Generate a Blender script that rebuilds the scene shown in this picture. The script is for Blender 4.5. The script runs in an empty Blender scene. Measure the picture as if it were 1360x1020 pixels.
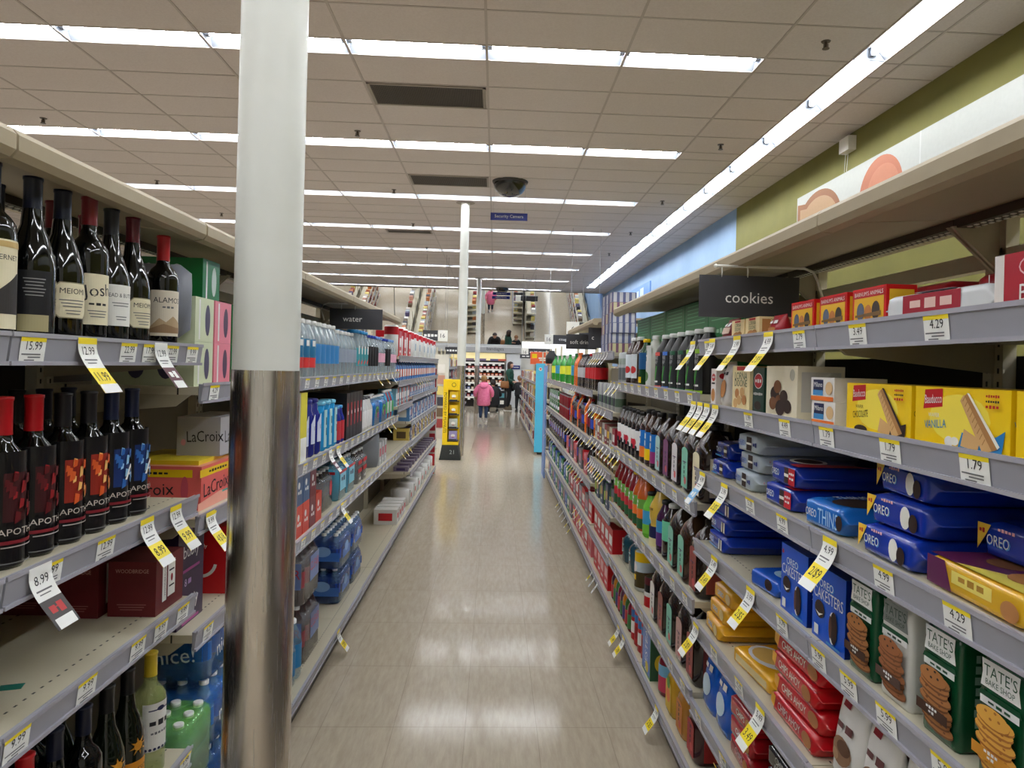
import bpy, math, random
from mathutils import Matrix, Vector
rnd = random.Random(7)
SC = bpy.context.scene
COL = SC.collection
PI = math.pi

# ---------------------------------------------------------------- materials
_mats = {}
def srgb(c):
    c = c / 255.0
    return c / 12.92 if c <= 0.04045 else ((c + 0.055) / 1.055) ** 2.4
def new_mat(name):
    m = bpy.data.materials.new(name); m.use_nodes = True
    nt = m.node_tree; nt.nodes.clear()
    out = nt.nodes.new('ShaderNodeOutputMaterial'); b = nt.nodes.new('ShaderNodeBsdfPrincipled')
    nt.links.new(b.outputs[0], out.inputs[0])
    return m, nt, b
def C(r, g, b, rough=.45, metal=0., spec=.5, alpha=1., vary=.05, coat=0., trans=0., ior=1.45):
    key = (r, g, b, rough, metal, spec, alpha, vary, coat, trans, ior)
    if key in _mats: return _mats[key]
    m, nt, p = new_mat('surface_%d_%d_%d_%d' % (r, g, b, len(_mats)))
    p.inputs['Roughness'].default_value = rough; p.inputs['Metallic'].default_value = metal
    p.inputs['Specular IOR Level'].default_value = spec; p.inputs['Alpha'].default_value = alpha
    p.inputs['Coat Weight'].default_value = coat; p.inputs['Coat Roughness'].default_value = .06
    p.inputs['Transmission Weight'].default_value = trans; p.inputs['IOR'].default_value = ior
    base = (srgb(r), srgb(g), srgb(b), 1)
    if vary > 0:
        tc = nt.nodes.new('ShaderNodeTexCoord'); n = nt.nodes.new('ShaderNodeTexNoise')
        n.inputs['Scale'].default_value = 23; n.inputs['Detail'].default_value = 2
        mx = nt.nodes.new('ShaderNodeMix'); mx.data_type = 'RGBA'
        mx.inputs['A'].default_value = tuple(min(1, v * (1 - vary)) for v in base[:3]) + (1,)
        mx.inputs['B'].default_value = tuple(min(1, v * (1 + vary)) for v in base[:3]) + (1,)
        nt.links.new(tc.outputs['Object'], n.inputs['Vector']); nt.links.new(n.outputs['Fac'], mx.inputs['Factor'])
        nt.links.new(mx.outputs['Result'], p.inputs['Base Color'])
    else:
        p.inputs['Base Color'].default_value = base
    _mats[key] = m
    return m
def emis(name, col, strength, base=(.8, .8, .8)):
    m, nt, p = new_mat(name)
    p.inputs['Base Color'].default_value = tuple(base) + (1,)
    p.inputs['Emission Color'].default_value = tuple(col) + (1,)
    p.inputs['Emission Strength'].default_value = strength
    return m

# ---------------------------------------------------------------- mesh builder
_fontcache = {}
def glyphs(s):
    if s in _fontcache: return _fontcache[s]
    cu = bpy.data.curves.new('lettering', 'FONT'); cu.body = s; cu.size = 1.0; cu.resolution_u = 2
    ob = bpy.data.objects.new('lettering', cu)
    me = bpy.data.meshes.new_from_object(ob)
    vs = [tuple(v.co) for v in me.vertices]; fs = [tuple(p.vertices) for p in me.polygons]
    bpy.data.objects.remove(ob); bpy.data.meshes.remove(me); bpy.data.curves.remove(cu)
    if vs:
        x0 = min(v[0] for v in vs); x1 = max(v[0] for v in vs); y0 = min(v[1] for v in vs); y1 = max(v[1] for v in vs)
    else: x0 = x1 = y0 = y1 = 0
    _fontcache[s] = (vs, fs, x0, x1, y0, y1)
    return _fontcache[s]

BLURRED = set('MINI|BITES|CRISPS|crisp|Delice|COOKIES|BISCOFF|Delacre|CREME DE MENTHE|0g TRANS FAT|NET WT 5.0 OZ|NEW LOOK|NEW|FAMILY SIZE|Golden|PEPPER|MINT|MEGA|Lotus|Chocolate|Chip|CHEWY|bites|FUDGE|CRISPY COOKIES|GINGER ALE|SWEET TEA|PLAYA|SIMPLY|SPLASH|MIX|PEACH|LEMON|UNSWEET|SWEET|COCO|FIZZ|aqua|ICE|ab|foot care|diabetes|cold + flu|allergy|refreshing|CELLARS|MALBEC|Coastal|Pinot Grigio|NEW|RATED|90|SAVE|RAZZ-CRANBERRY'.split('|'))
class MB:
    def __init__(self):
        self.v = []; self.f = []; self.mi = []; self.sm = []; self.mats = []; self.M = None
    def mat(self, m):
        if m not in self.mats: self.mats.append(m)
        return self.mats.index(m)
    def add(self, vs, fs, m, smooth=False):
        b = len(self.v)
        if self.M is not None: vs = [tuple(self.M @ Vector(p)) for p in vs]
        self.v += [tuple(p) for p in vs]; k = self.mat(m)
        for f in fs:
            self.f.append(tuple(b + i for i in f)); self.mi.append(k); self.sm.append(smooth)
    def box(self, x0, x1, y0, y1, z0, z1, m):
        vs = [(x, y, z) for x in (x0, x1) for y in (y0, y1) for z in (z0, z1)]
        self.add(vs, [(0, 1, 3, 2), (4, 6, 7, 5), (0, 4, 5, 1), (2, 3, 7, 6), (0, 2, 6, 4), (1, 5, 7, 3)], m)
    def lathe(self, prof, m, n=16, cx=0, cy=0, sy=1., smooth=True, cap=True):
        vs = []; fs = []
        for r, z in prof:
            for i in range(n):
                a = 2 * PI * i / n
                vs.append((cx + r * math.cos(a), cy + sy * r * math.sin(a), z))
        for j in range(len(prof) - 1):
            for i in range(n):
                a = j * n + i; b = j * n + (i + 1) % n
                fs.append((a, b, b + n, a + n))
        self.add(vs, fs, m, smooth)
        if cap:
            vv = [vs[i] for i in range(n)]; self.add(vv, [tuple(reversed(range(n)))], m)
            vv = [vs[(len(prof) - 1) * n + i] for i in range(n)]; self.add(vv, [tuple(range(n))], m)
    def loft(self, secs, m, n=20, e=4., smooth=True, axis='z'):
        # secs: (pos, half_u, half_v, offset_u, offset_v)
        vs = []; fs = []
        for s in secs:
            t, hu, hv = s[0], s[1], s[2]; ou = s[3] if len(s) > 3 else 0; ov = s[4] if len(s) > 4 else 0
            ee = s[5] if len(s) > 5 else e
            for i in range(n):
                a = 2 * PI * (i + .5) / n; c, q = math.cos(a), math.sin(a)
                k = (abs(c) ** ee + abs(q) ** ee) ** (-1 / ee)
                u, w = ou + hu * c * k, ov + hv * q * k
                vs.append((u, w, t) if axis == 'z' else ((t, u, w) if axis == 'x' else (u, t, w)))
        L = len(secs)
        for j in range(L - 1):
            for i in range(n):
                a = j * n + i; b = j * n + (i + 1) % n
                fs.append((a, b, b + n, a + n))
        fs.append(tuple(reversed(range(n)))); fs.append(tuple((L - 1) * n + i for i in range(n)))
        self.add(vs, fs, m, smooth)
    def tube(self, pts, r, m, n=8, smooth=True):
        vs = []; fs = []; P = [Vector(p) for p in pts]
        rr = r if isinstance(r, (list, tuple)) else [r] * len(P)
        for j, p in enumerate(P):
            d = (P[min(j + 1, len(P) - 1)] - P[max(j - 1, 0)]).normalized()
            up = Vector((0, 0, 1)) if abs(d.z) < .9 else Vector((1, 0, 0))
            a = d.cross(up).normalized(); b = d.cross(a)
            for i in range(n):
                t = 2 * PI * i / n
                vs.append(tuple(p + a * (rr[j] * math.cos(t)) + b * (rr[j] * math.sin(t))))
        for j in range(len(P) - 1):
            for i in range(n):
                a = j * n + i; b = j * n + (i + 1) % n
                fs.append((a, b, b + n, a + n))
        fs.append(tuple(range(n))); fs.append(tuple((len(P) - 1) * n + i for i in range(n)))
        self.add(vs, fs, m, smooth)
    def poly(self, pts, F, lift, m, cut):
        if not cut: self.add([F(x, z, lift) for x, z in pts], [tuple(range(len(pts)))], m); return
        x0 = min(p[0] for p in pts); x1 = max(p[0] for p in pts); n = max(1, int((x1 - x0) / .0045))
        def clip(P, xc, keep_right):
            out = []
            for i in range(len(P)):
                a, b = P[i], P[(i + 1) % len(P)]; ia = (a[0] >= xc) == keep_right or a[0] == xc; ib = (b[0] >= xc) == keep_right or b[0] == xc
                if ia: out.append(a)
                if ia != ib and b[0] != a[0]:
                    t = (xc - a[0]) / (b[0] - a[0]); out.append((xc, a[1] + t * (b[1] - a[1])))
            return out
        for i in range(n):
            a, b = x0 + (x1 - x0) * i / n, x0 + (x1 - x0) * (i + 1) / n
            P = clip(clip(pts, a, True), b, False)
            if len(P) >= 3: self.add([F(x, z, lift) for x, z in P], [tuple(range(len(P)))], m)
    # flat artwork on the plane y = y0 (facing -y); F may bend it elsewhere
    def art(self, items, F):
        curved = getattr(F, 'curved', False)
        for k, it in enumerate(items):
            if it[0] == 't' and it[1] in BLURRED:      # print too small or blurred to read: broken bars instead of letters
                _, s, x, z, h, w, m = it[:7]; rot = it[7] if len(it) > 7 else 0; W_ = w or h * len(s) * .7
                nb = max(2, len(s) // 2); c, q = math.cos(rot), math.sin(rot)
                for j in range(nb):
                    u = -W_ / 2 + W_ * (j + .5) / nb; bw = W_ / nb * .36; bh = h * (.32, .45, .38)[j % 3]
                    self.poly([(x + a * c - b * q, z + a * q + b * c) for a, b in ((u - bw, -bh), (u + bw, -bh), (u + bw, bh), (u - bw, bh))], F, .0004 + .00025 * k, m, curved)
                continue
            lift = .0004 + .00025 * k
            t = it[0]
            if t == 'r':
                _, x, z, w, h, m = it
                nx = max(1, int(w / .0045)) if curved else (6 if w > .02 else 1)
                vs = []; fs = []
                for i in range(nx + 1):
                    xx = x - w / 2 + w * i / nx
                    vs += [F(xx, z - h / 2, lift), F(xx, z + h / 2, lift)]
                for i in range(nx): fs.append((2 * i, 2 * i + 2, 2 * i + 3, 2 * i + 1))
                self.add(vs, fs, m)
            elif t == 'e':
                _, x, z, w, h, m = it
                n = 16 if w < .2 else 44; self.poly([(x + w / 2 * math.cos(2 * PI * i / n), z + h / 2 * math.sin(2 * PI * i / n)) for i in range(n)], F, lift, m, curved and w > .008)
            elif t == 'p':
                _, pts, m = it
                self.poly(pts, F, lift, m, curved)
            elif t == 't':
                # ('t', text, x, z, height, max_width, material[, rotation])
                _, s, x, z, h, w, m = it[:7]; rot = it[7] if len(it) > 7 else 0
                vs, fs, x0, x1, y0, y1 = glyphs(s)
                if not vs: continue
                sc = h / .73; sx = min(sc, w / max(x1 - x0, 1e-6)) if w else sc
                cx, cz = (x0 + x1) / 2, (y0 + y1) / 2
                c, q = math.cos(rot), math.sin(rot)
                out = []
                for v in vs:
                    a, b = (v[0] - cx) * sx, (v[1] - cz) * sc
                    out.append(F(x + a * c - b * q, z + a * q + b * c, lift))
                self.add(out, fs, m)
    def mesh(self, name):
        me = bpy.data.meshes.new(name); me.from_pydata(self.v, [], self.f)
        for m in self.mats: me.materials.append(m)
        me.polygons.foreach_set('material_index', self.mi); me.polygons.foreach_set('use_smooth', self.sm)
        me.update()
        return me
    def obj(self, name, parent=None, loc=(0, 0, 0), rz=0):
        return put_mesh(name, self.mesh(name), parent, loc, rz)
def put_mesh(name, me, parent=None, loc=(0, 0, 0), rz=0):
    o = bpy.data.objects.new(name, me); COL.objects.link(o)
    o.location = loc; o.rotation_euler = (0, 0, rz)
    if parent: o.parent = parent
    return o
def tag(o, label, cat, group=None):
    o['label'] = label; o['category'] = cat
    if group: o['group'] = group
    return o
def struct(o):
    o['kind'] = 'structure'; return o
def empty(name, loc=(0, 0, 0), rz=0):
    o = bpy.data.objects.new(name, None); COL.objects.link(o); o.location = loc; o.rotation_euler = (0, 0, rz)
    o.empty_display_size = .05
    return o
def planeF(y): return lambda x, z, l: (x, y - l, z)
def sideF(x0, s): return lambda u, z, l: (x0 + s * l, u * s, z)      # s=+1 : face x=+x0 ; text reads left to right
def topF(z0): return lambda u, v, l: (u, v, z0 + l)
def cylF(R, sy=1.):
    f = lambda x, z, l: ((R + l) * math.sin(x / R), -(R + l) * math.cos(x / R) * sy, z)
    f.curved = True
    return f

class Proto:
    """a product: list of (part name, mesh); one part alone becomes a single mesh object"""
    def __init__(self, name, cat, parts, dims, look=''):
        self.name, self.cat, self.dims, self.look = name, cat, dims, look
        self.parts = [(n, mb.mesh(n if len(parts) > 1 else name)) for n, mb in parts]
    def place(self, loc, rz, label, group=None, tilt=None):
        if len(self.parts) == 1:
            o = put_mesh(self.name, self.parts[0][1], None, loc, rz)
        else:
            o = empty(self.name, loc, rz)
            for n, me in self.parts: put_mesh(n, me, o)
        if tilt: o.rotation_euler = (tilt[0], tilt[1], rz)
        tag(o, label, self.cat, group)
        return o

# ---------------------------------------------------------------- common colours
CREAM = C(196, 188, 165, .5); CREAM_D = C(172, 162, 138, .5)
WHITE = C(235, 235, 232, .5); BLACK = C(18, 18, 20, .4); STEEL = C(150, 145, 138, .28, metal=1.)
YEL = C(250, 225, 40, .5); GREYP = C(154, 154, 162, .38); RED = C(190, 20, 30, .4); PAPER = C(242, 242, 238, .6)
INK = C(25, 25, 28, .6); LIPC = C(165, 163, 172, .25); GREY = C(110, 110, 112, .5); NAVY = C(20, 30, 75, .4)
GOLD = C(205, 160, 70, .4); BROWN = C(96, 60, 36, .6); TAN = C(196, 146, 92, .6); DKGREEN = C(14, 74, 44, .35)
BLUE = C(12, 62, 176, .3); LBLUE = C(70, 165, 220, .4); ORANGE = C(236, 118, 40, .4); PINK = C(236, 130, 150, .5)
# ---------------------------------------------------------------- the room
XR, XL = .725, -.80
H_CEIL = 4.307
ROW0, PER, TX = 6.115, 2.744, 1.222      # first visible light row, row pitch, tile length
WALL_R, WALL_B, XLFT, YBACK = 4.0, 26.6, -13.0, -4.0

def mat_floor():
    m, nt, p = new_mat('vinyl_tile'); N = nt.nodes.new; L = nt.links.new
    tc = N('ShaderNodeTexCoord'); mp = N('ShaderNodeMapping'); mp.inputs['Scale'].default_value = (15, 2.2, 1)
    L(tc.outputs['Object'], mp.inputs[0]); n = N('ShaderNodeTexNoise'); n.inputs['Scale'].default_value = 3; n.inputs['Detail'].default_value = 5
    n.inputs['Roughness'].default_value = .65; L(mp.outputs[0], n.inputs['Vector'])
    r = N('ShaderNodeValToRGB'); r.color_ramp.elements[0].position = .35; r.color_ramp.elements[0].color = (srgb(176), srgb(163), srgb(143), 1)
    r.color_ramp.elements[1].position = .66; r.color_ramp.elements[1].color = (srgb(190), srgb(178), srgb(158), 1); L(n.outputs['Fac'], r.inputs[0])
    n2 = N('ShaderNodeTexNoise'); n2.inputs['Scale'].default_value = 1.3; L(tc.outputs['Object'], n2.inputs['Vector'])
    sep = N('ShaderNodeSeparateXYZ'); L(tc.outputs['Object'], sep.inputs[0])
    def seam(sock, period, off, wid):
        a = N('ShaderNodeMath'); a.operation = 'ADD'; a.inputs[1].default_value = off + 100 * period; L(sock, a.inputs[0])
        b = N('ShaderNodeMath'); b.operation = 'MODULO'; b.inputs[1].default_value = period; L(a.outputs[0], b.inputs[0])
        c = N('ShaderNodeMath'); c.operation = 'LESS_THAN'; c.inputs[1].default_value = wid; L(b.outputs[0], c.inputs[0]); return c
    sx = seam(sep.outputs['X'], .305, .09, .0022); sy = seam(sep.outputs['Y'], .61, .02, .0035)
    mx = N('ShaderNodeMath'); mx.operation = 'MAXIMUM'; L(sx.outputs[0], mx.inputs[0]); L(sy.outputs[0], mx.inputs[1])
    ml = N('ShaderNodeMath'); ml.operation = 'MULTIPLY'; ml.inputs[1].default_value = .38; L(mx.outputs[0], ml.inputs[0])
    mix = N('ShaderNodeMix'); mix.data_type = 'RGBA'; L(ml.outputs[0], mix.inputs['Factor']); L(r.outputs[0], mix.inputs['A'])
    mix.inputs['B'].default_value = (.1, .085, .065, 1); L(mix.outputs['Result'], p.inputs['Base Color'])
    rr = N('ShaderNodeMapRange'); rr.inputs['To Min'].default_value = .08; rr.inputs['To Max'].default_value = .15; L(n2.outputs['Fac'], rr.inputs['Value'])
    L(rr.outputs[0], p.inputs['Roughness']); p.inputs['Specular IOR Level'].default_value = .22
    bp = N('ShaderNodeBump'); bp.inputs['Strength'].default_value = .05; bp.inputs['Distance'].default_value = .003
    mp2 = N('ShaderNodeMapping'); mp2.inputs['Scale'].default_value = (16, 12, 1); L(tc.outputs['Object'], mp2.inputs[0])
    n3 = N('ShaderNodeTexNoise'); n3.inputs['Scale'].default_value = 2.2; n3.inputs['Detail'].default_value = 3; L(mp2.outputs[0], n3.inputs['Vector'])
    L(n3.outputs['Fac'], bp.inputs['Height']); L(bp.outputs[0], p.inputs['Normal'])
    return m
def mat_noise(name, a, b, scale, rough=.7, bump=0):
    m, nt, p = new_mat(name); N = nt.nodes.new; L = nt.links.new
    tc = N('ShaderNodeTexCoord'); n = N('ShaderNodeTexNoise'); n.inputs['Scale'].default_value = scale; n.inputs['Detail'].default_value = 4
    L(tc.outputs['Object'], n.inputs['Vector']); r = N('ShaderNodeValToRGB'); r.color_ramp.elements[0].position = .3; r.color_ramp.elements[1].position = .7
    r.color_ramp.elements[0].color = tuple(srgb(v) for v in a) + (1,); r.color_ramp.elements[1].color = tuple(srgb(v) for v in b) + (1,)
    L(n.outputs['Fac'], r.inputs[0]); L(r.outputs[0], p.inputs['Base Color']); p.inputs['Roughness'].default_value = rough
    if bump:
        bp = N('ShaderNodeBump'); bp.inputs['Strength'].default_value = bump; bp.inputs['Distance'].default_value = .002
        L(n.outputs['Fac'], bp.inputs['Height']); L(bp.outputs[0], p.inputs['Normal'])
    return m
M_FLOOR = mat_floor()
M_TILE = mat_noise('acoustic_tile', (200, 191, 188), (208, 200, 197), 60, .9, .4)
M_GRID = C(176, 167, 162, .5); M_WALL = mat_noise('painted_plaster', (196, 194, 186), (206, 204, 197), 3, .8)
M_OLIVE = mat_noise('olive_paint', (112, 108, 46), (122, 117, 52), 2, .7); M_SKY = mat_noise('pale_blue_paint', (132, 162, 196), (146, 174, 206), 1.2, .7)
M_TUBE = emis('fluorescent_tube', (.95, .98, 1.), 34)
M_REFL = C(128, 132, 140, .45); M_POLE = mat_noise('white_gloss_paint', (206, 207, 200), (216, 217, 211), 4, .35)

b = MB(); b.box(XLFT, WALL_R, YBACK, WALL_B + .1, -.1, 0, M_FLOOR); struct(b.obj('floor'))
# ceiling: tiles laid between the light rows, with the troughs left open
b = MB()
rows = [ROW0 + PER * k for k in range(-3, 8)]
x_end = -.147 + TX * 2                         # right hand end of the rows
RL0, RL1 = 3.05, 3.355                         # the light line along the right wall
def cq(x0, x1, y0, y1): b.box(x0, x1, y0, y1, H_CEIL, H_CEIL + .02, M_TILE)
cq(x_end, RL0, YBACK, WALL_B); cq(RL1, WALL_R, YBACK, WALL_B)
ys = YBACK
for r in rows:
    cq(XLFT, x_end, ys, r); ys = r + .305
cq(XLFT, x_end, ys, WALL_B)
for r in rows: cq(XLFT, x_end - TX * (9 if r > 5 else 7), r, r + .305)
cq(RL0, RL1, YBACK, YBACK + .3); cq(RL0, RL1, YBACK + .3 + TX * 23, WALL_B)
struct(b.obj('ceiling'))
b = MB()
k = -11
while -.147 + TX * k < WALL_R:
    x = -.147 + TX * k; k += 1
    if RL0 < x < RL1 or x < XLFT: continue
    b.box(x - .011, x + .011, YBACK, WALL_B, H_CEIL - .005, H_CEIL + .001, M_GRID)
for x in (RL0, RL1): b.box(x - .011, x + .011, YBACK, WALL_B, H_CEIL - .005, H_CEIL + .001, M_GRID)
for r in [ROW0 + PER * k for k in range(-4, 8)]:
    for y in (r, r + .305, r + .915, r + 1.525, r + 2.135):
        if YBACK < y < WALL_B: b.box(XLFT, RL0 - .011, y - .0095, y + .0095, H_CEIL - .004, H_CEIL + .001, M_GRID); b.box(RL1 + .011, WALL_R, y - .0095, y + .0095, H_CEIL - .004, H_CEIL + .001, M_GRID)
struct(b.obj('trim_1'))

def light_proto(length):
    # trough opening 0.305 wide along local y, length along local x, origin on the ceiling plane
    r = MB(); L2 = length / 2; d = .10
    for (y0, z0, y1, z1) in ((0.006, 0, .085, d), (.085, d, .22, d), (.22, d, .299, 0)):
        r.add([(-L2 + .006, y0, z0), (L2 - .006, y0, z0), (L2 - .006, y1, z1), (-L2 + .006, y1, z1)], [(0, 1, 2, 3)], M_REFL)
    for s in (-1, 1):
        x = s * (L2 - .006); r.add([(x, .006, 0), (x, .085, d), (x, .22, d), (x, .299, 0)], [(0, 1, 2, 3)], M_REFL)
    r.box(-L2, L2, 0, .006, -.003, .03, M_GRID); r.box(-L2, L2, .299, .305, -.003, .03, M_GRID)
    t = MB(); t.M = Matrix.Translation((0, .13, .052)) @ Matrix.Rotation(PI / 2, 4, 'Y')
    t.lathe([(.023, -L2 + .045), (.023, L2 - .045)], M_TUBE, 10)
    h = MB()
    for s in (-1, 1):
        x = s * (L2 - .03); h.box(x - .018, x + .018, .105, .155, .03, d, M_REFL)
    return (('reflector', r.mesh('reflector')), ('lamp_tube', t.mesh('lamp_tube')), ('tube_holder', h.mesh('tube_holder')))
LP = light_proto(TX)
ordn = ['first', 'second', 'third', 'fourth', 'fifth', 'sixth', 'seventh', 'eighth', 'ninth', 'tenth', 'eleventh', 'twelfth', 'thirteenth', 'fourteenth', 'fifteenth', 'sixteenth', 'seventeenth', 'eighteenth', 'nineteenth', 'twentieth']
ordn += ['%dth' % i if i % 10 not in (1, 2, 3) else '%d%s' % (i, {1: 'st', 2: 'nd', 3: 'rd'}[i % 10]) for i in range(21, 200)]
def light(loc, rz, label, group):
    e = empty('ceiling_light', loc, rz)
    for n, me in LP: put_mesh(n, me, e)
    tag(e, label, 'ceiling light', group)
for ri, r in enumerate(rows):
    vis = r > 5
    for k in range(0, 9):
        x = x_end - TX * (k + .5)
        if x < XLFT + .5 or (r < 5 and k > 6): continue
        lab = ('recessed fluorescent light, %s from the right end of the %s crosswise row' % (ordn[k], ordn[ri - 3])) if vis else 'recessed fluorescent light in a crosswise row behind the camera'
        if not vis and x > 6: continue
        light((x, r, H_CEIL), 0, lab, 'crosswise ceiling lights' if vis else 'ceiling lights behind the camera')
yy = YBACK + .3; n = 0
while yy + TX < 25.6:
    c = yy + TX / 2
    seen = c > 4.2
    if seen: n += 1
    light((RL1, c, H_CEIL), PI / 2, ('recessed fluorescent light, %s from the camera in the lengthwise line by the wall' % ordn[n - 1]) if seen else 'recessed fluorescent light by the right wall behind the camera', 'lengthwise light line by the right wall')
    yy += TX

# walls
b = MB(); b.box(WALL_R, WALL_R + .1, YBACK, 11.78, 0, H_CEIL + .2, M_OLIVE); b.box(WALL_R, WALL_R + .1, 11.78, WALL_B, 0, H_CEIL + .2, M_SKY); struct(b.obj('wall_right'))
b = MB(); b.box(XLFT - .1, XLFT, YBACK, WALL_B, 0, H_CEIL + .2, M_WALL); struct(b.obj('wall_left'))
b = MB(); b.box(XLFT, WALL_R, WALL_B, WALL_B + .1, 0, H_CEIL + .2, M_WALL); struct(b.obj('wall_back'))
b = MB(); b.box(XLFT, WALL_R, YBACK - .1, YBACK, 0, H_CEIL + .2, M_WALL); struct(b.obj('wall_front'))

# tilted mirror band above the far wall
mm, nt, p = new_mat('mirror_glass'); p.inputs['Metallic'].default_value = 1; p.inputs['Roughness'].default_value = .015; p.inputs['Base Color'].default_value = (.86, .87, .87, 1)
mb_edges = [-8.6, -6.2, -3.75, -1.3, .95, 3.96]
for i in range(len(mb_edges) - 1):
    x0, x1 = mb_edges[i] + .012, mb_edges[i + 1] - .012
    e = empty('tilted_mirror', ((x0 + x1) / 2, 26.52, 2.3))
    g = MB(); h = (x1 - x0) / 2; y1, z1 = -.58, 1.985
    g.add([(-h, 0, 0), (h, 0, 0), (h, y1, z1), (-h, y1, z1), (-h, .02, 0), (h, .02, 0), (h, y1 + .02, z1), (-h, y1 + .02, z1)], [(0, 1, 2, 3), (4, 7, 6, 5), (0, 3, 7, 4), (1, 5, 6, 2), (3, 2, 6, 7), (0, 4, 5, 1)], mm)
    g.obj('mirror_pane', e)
    f = MB(); f.box(-h, h, -.02, .03, -.05, 0, C(180, 180, 178, .4)); f.obj('mirror_rail', e)
    tag(e, 'tilted wall mirror panel, %s from the left, above the far wall' % ordn[i], 'mirror', 'tilted mirrors above the far wall')

# ceiling fittings
def grille(x0, x1, y0, y1, label):
    e = empty('air_vent', ((x0 + x1) / 2, (y0 + y1) / 2, H_CEIL)); w, d = (x1 - x0) / 2, (y1 - y0) / 2
    f = MB(); G = C(150, 142, 132, .5)
    for a in ((-w, w, -d, -d + .03), (-w, w, d - .03, d), (-w, -w + .03, -d, d), (w - .03, w, -d, d)): f.box(*a, -.012, 0, G)
    f.obj('vent_frame', e)
    s = MB(); s.box(-w + .03, w - .03, -d + .03, d - .03, -.004, -.001, C(52, 46, 40, .7))
    k = -w + .04
    while k < w - .04: s.box(k, k + .006, -d + .03, d - .03, -.01, -.004, C(86, 78, 70, .6)); k += .018
    s.obj('vent_grille', e); tag(e, label, 'air vent', 'dark ceiling vents')
grille(-.147 - TX + .02, -.17, 7.045, 7.62, 'dark rectangular return air vent nearest the camera on the ceiling')
grille(-.147 - TX + .02, -.17, 10.40, 10.98, 'dark rectangular return air vent beside the near black camera dome')
grille(-2.35, -1.4, 14.75, 15.1, 'small slatted supply vent on the ceiling left of the far pillar')
for i, (x, y) in enumerate([(-5.37, 8.55), (-1.72, 8.55), (2.67, 8.51), (2.67, 5.76), (2.66, 11.48), (-5.38, 11.36), (-5.28, 13.72), (-1.69, 11.38), (-1.7, 14.1), (2.66, 14.2), (2.66, 16.9), (-1.7, 16.9)]):
    b = MB(); S = C(90, 82, 74, .3, metal=.8)
    b.lathe([(.035, -.006), (.04, 0)], S, 12); b.lathe([(.012, -.05), (.012, -.006)], S, 8); b.lathe([(.03, -.062), (.03, -.058)], S, 10)
    b.box(-.02, -.015, -.004, .004, -.06, -.02, S); b.box(.015, .02, -.004, .004, -.06, -.02, S)
    side = 'right' if x > 0 else ('far left' if x < -3 else 'left')
    tag(b.obj('fire_sprinkler', None, (x, y, H_CEIL)), 'small pendant fire sprinkler on the ceiling, %s side, about %d tiles ahead' % (side, round((y - 2) / .61)), 'sprinkler', 'ceiling sprinklers')
def dome(x, y, r, label):
    e = empty('security_camera_dome', (x, y, H_CEIL)); b = MB()
    b.lathe([(r * 1.04, -.03), (r * 1.08, 0)], C(60, 58, 56, .5), 28); b.obj('dome_ring', e)
    b = MB(); pr = [(max(.002, r * math.sin(t)), -.03 - r * .82 * math.cos(t)) for t in [PI / 2 * i / 9 for i in range(10)]]
    b.lathe(pr, C(14, 13, 13, .06, coat=1.), 28, cap=True); b.obj('smoked_dome', e)
    tag(e, label, 'security camera', 'ceiling camera domes')
dome(.15, 10.62, .25, 'black smoked camera dome on the ceiling above the near blue sign')
dome(.17, 25.2, .22, 'black smoked camera dome at the far end before the mirrors')
def camsign(x, y, z, w, h, label, t='Security Camera', rz=0):
    e = empty('security_camera_sign', (x, y, z), rz); b = MB(); B = C(26, 40, 130, .4)
    b.box(-w / 2, w / 2, -.004, .004, -h / 2, h / 2, B); b.art([('t', t, 0, 0, h * .42, w * .88, WHITE)], planeF(-.004)); b.obj('sign_plate', e)
    b = MB()
    for s in (-1, 1): b.tube([(s * w * .42, 0, h / 2), (s * w * .42, 0, H_CEIL - z)], .0012, GREY, 4)
    b.obj('hanging_wire', e); tag(e, label, 'sign', 'blue security camera signs')
camsign(.15, 10.93, 3.845, .57, .115, 'blue hanging sign reading Security Camera below the near black dome', rz=-.03)
camsign(.15, 24.93, 4.07, .62, .1, 'upper of two blue hanging camera signs at the far end')
camsign(.13, 24.88, 3.93, .62, .1, 'lower of two blue hanging camera signs at the far end')

# pillars
def pillar(y, label, full=True):
    e = empty('pillar', (-.527 if y < 5 else -.58, y, 0)); b = MB()
    b.lathe([(.0735, 1.52), (.0735, H_CEIL - .012)], M_POLE, 40); b.obj('white_post', e)
    st, nt, p = new_mat('brushed_steel'); p.inputs['Metallic'].default_value = 1; p.inputs['Base Color'].default_value = (.62, .58, .54, 1)
    tc = nt.nodes.new('ShaderNodeTexCoord'); n_ = nt.nodes.new('ShaderNodeTexNoise'); mp = nt.nodes.new('ShaderNodeMapping'); mp.inputs['Scale'].default_value = (60, 60, 1.5)
    nt.links.new(tc.outputs['Object'], mp.inputs[0]); nt.links.new(mp.outputs[0], n_.inputs['Vector']); rr = nt.nodes.new('ShaderNodeMapRange')
    rr.inputs['To Min'].default_value = .16; rr.inputs['To Max'].default_value = .34; nt.links.new(n_.outputs['Fac'], rr.inputs['Value']); nt.links.new(rr.outputs[0], p.inputs['Roughness'])
    b = MB(); b.lathe([(.0752, 0), (.0752, 1.525)], st, 40); b.obj('steel_sleeve', e)
    b = MB(); b.lathe([(.16, -.008), (.16, -.004)], C(150, 140, 130, .6), 24, cap=True); o = b.obj('ceiling_collar', e, (0, 0, H_CEIL))
    tag(e, label, 'pillar', 'round store pillars')
pillar(1.655, 'large round pillar nearest the camera, white above a steel sleeve')
pillar(12.1, 'round white pillar with grey sleeve beside the yellow display')
pillar(22.6, 'round white pillar with grey sleeve farthest away, behind the child in pink')
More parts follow.
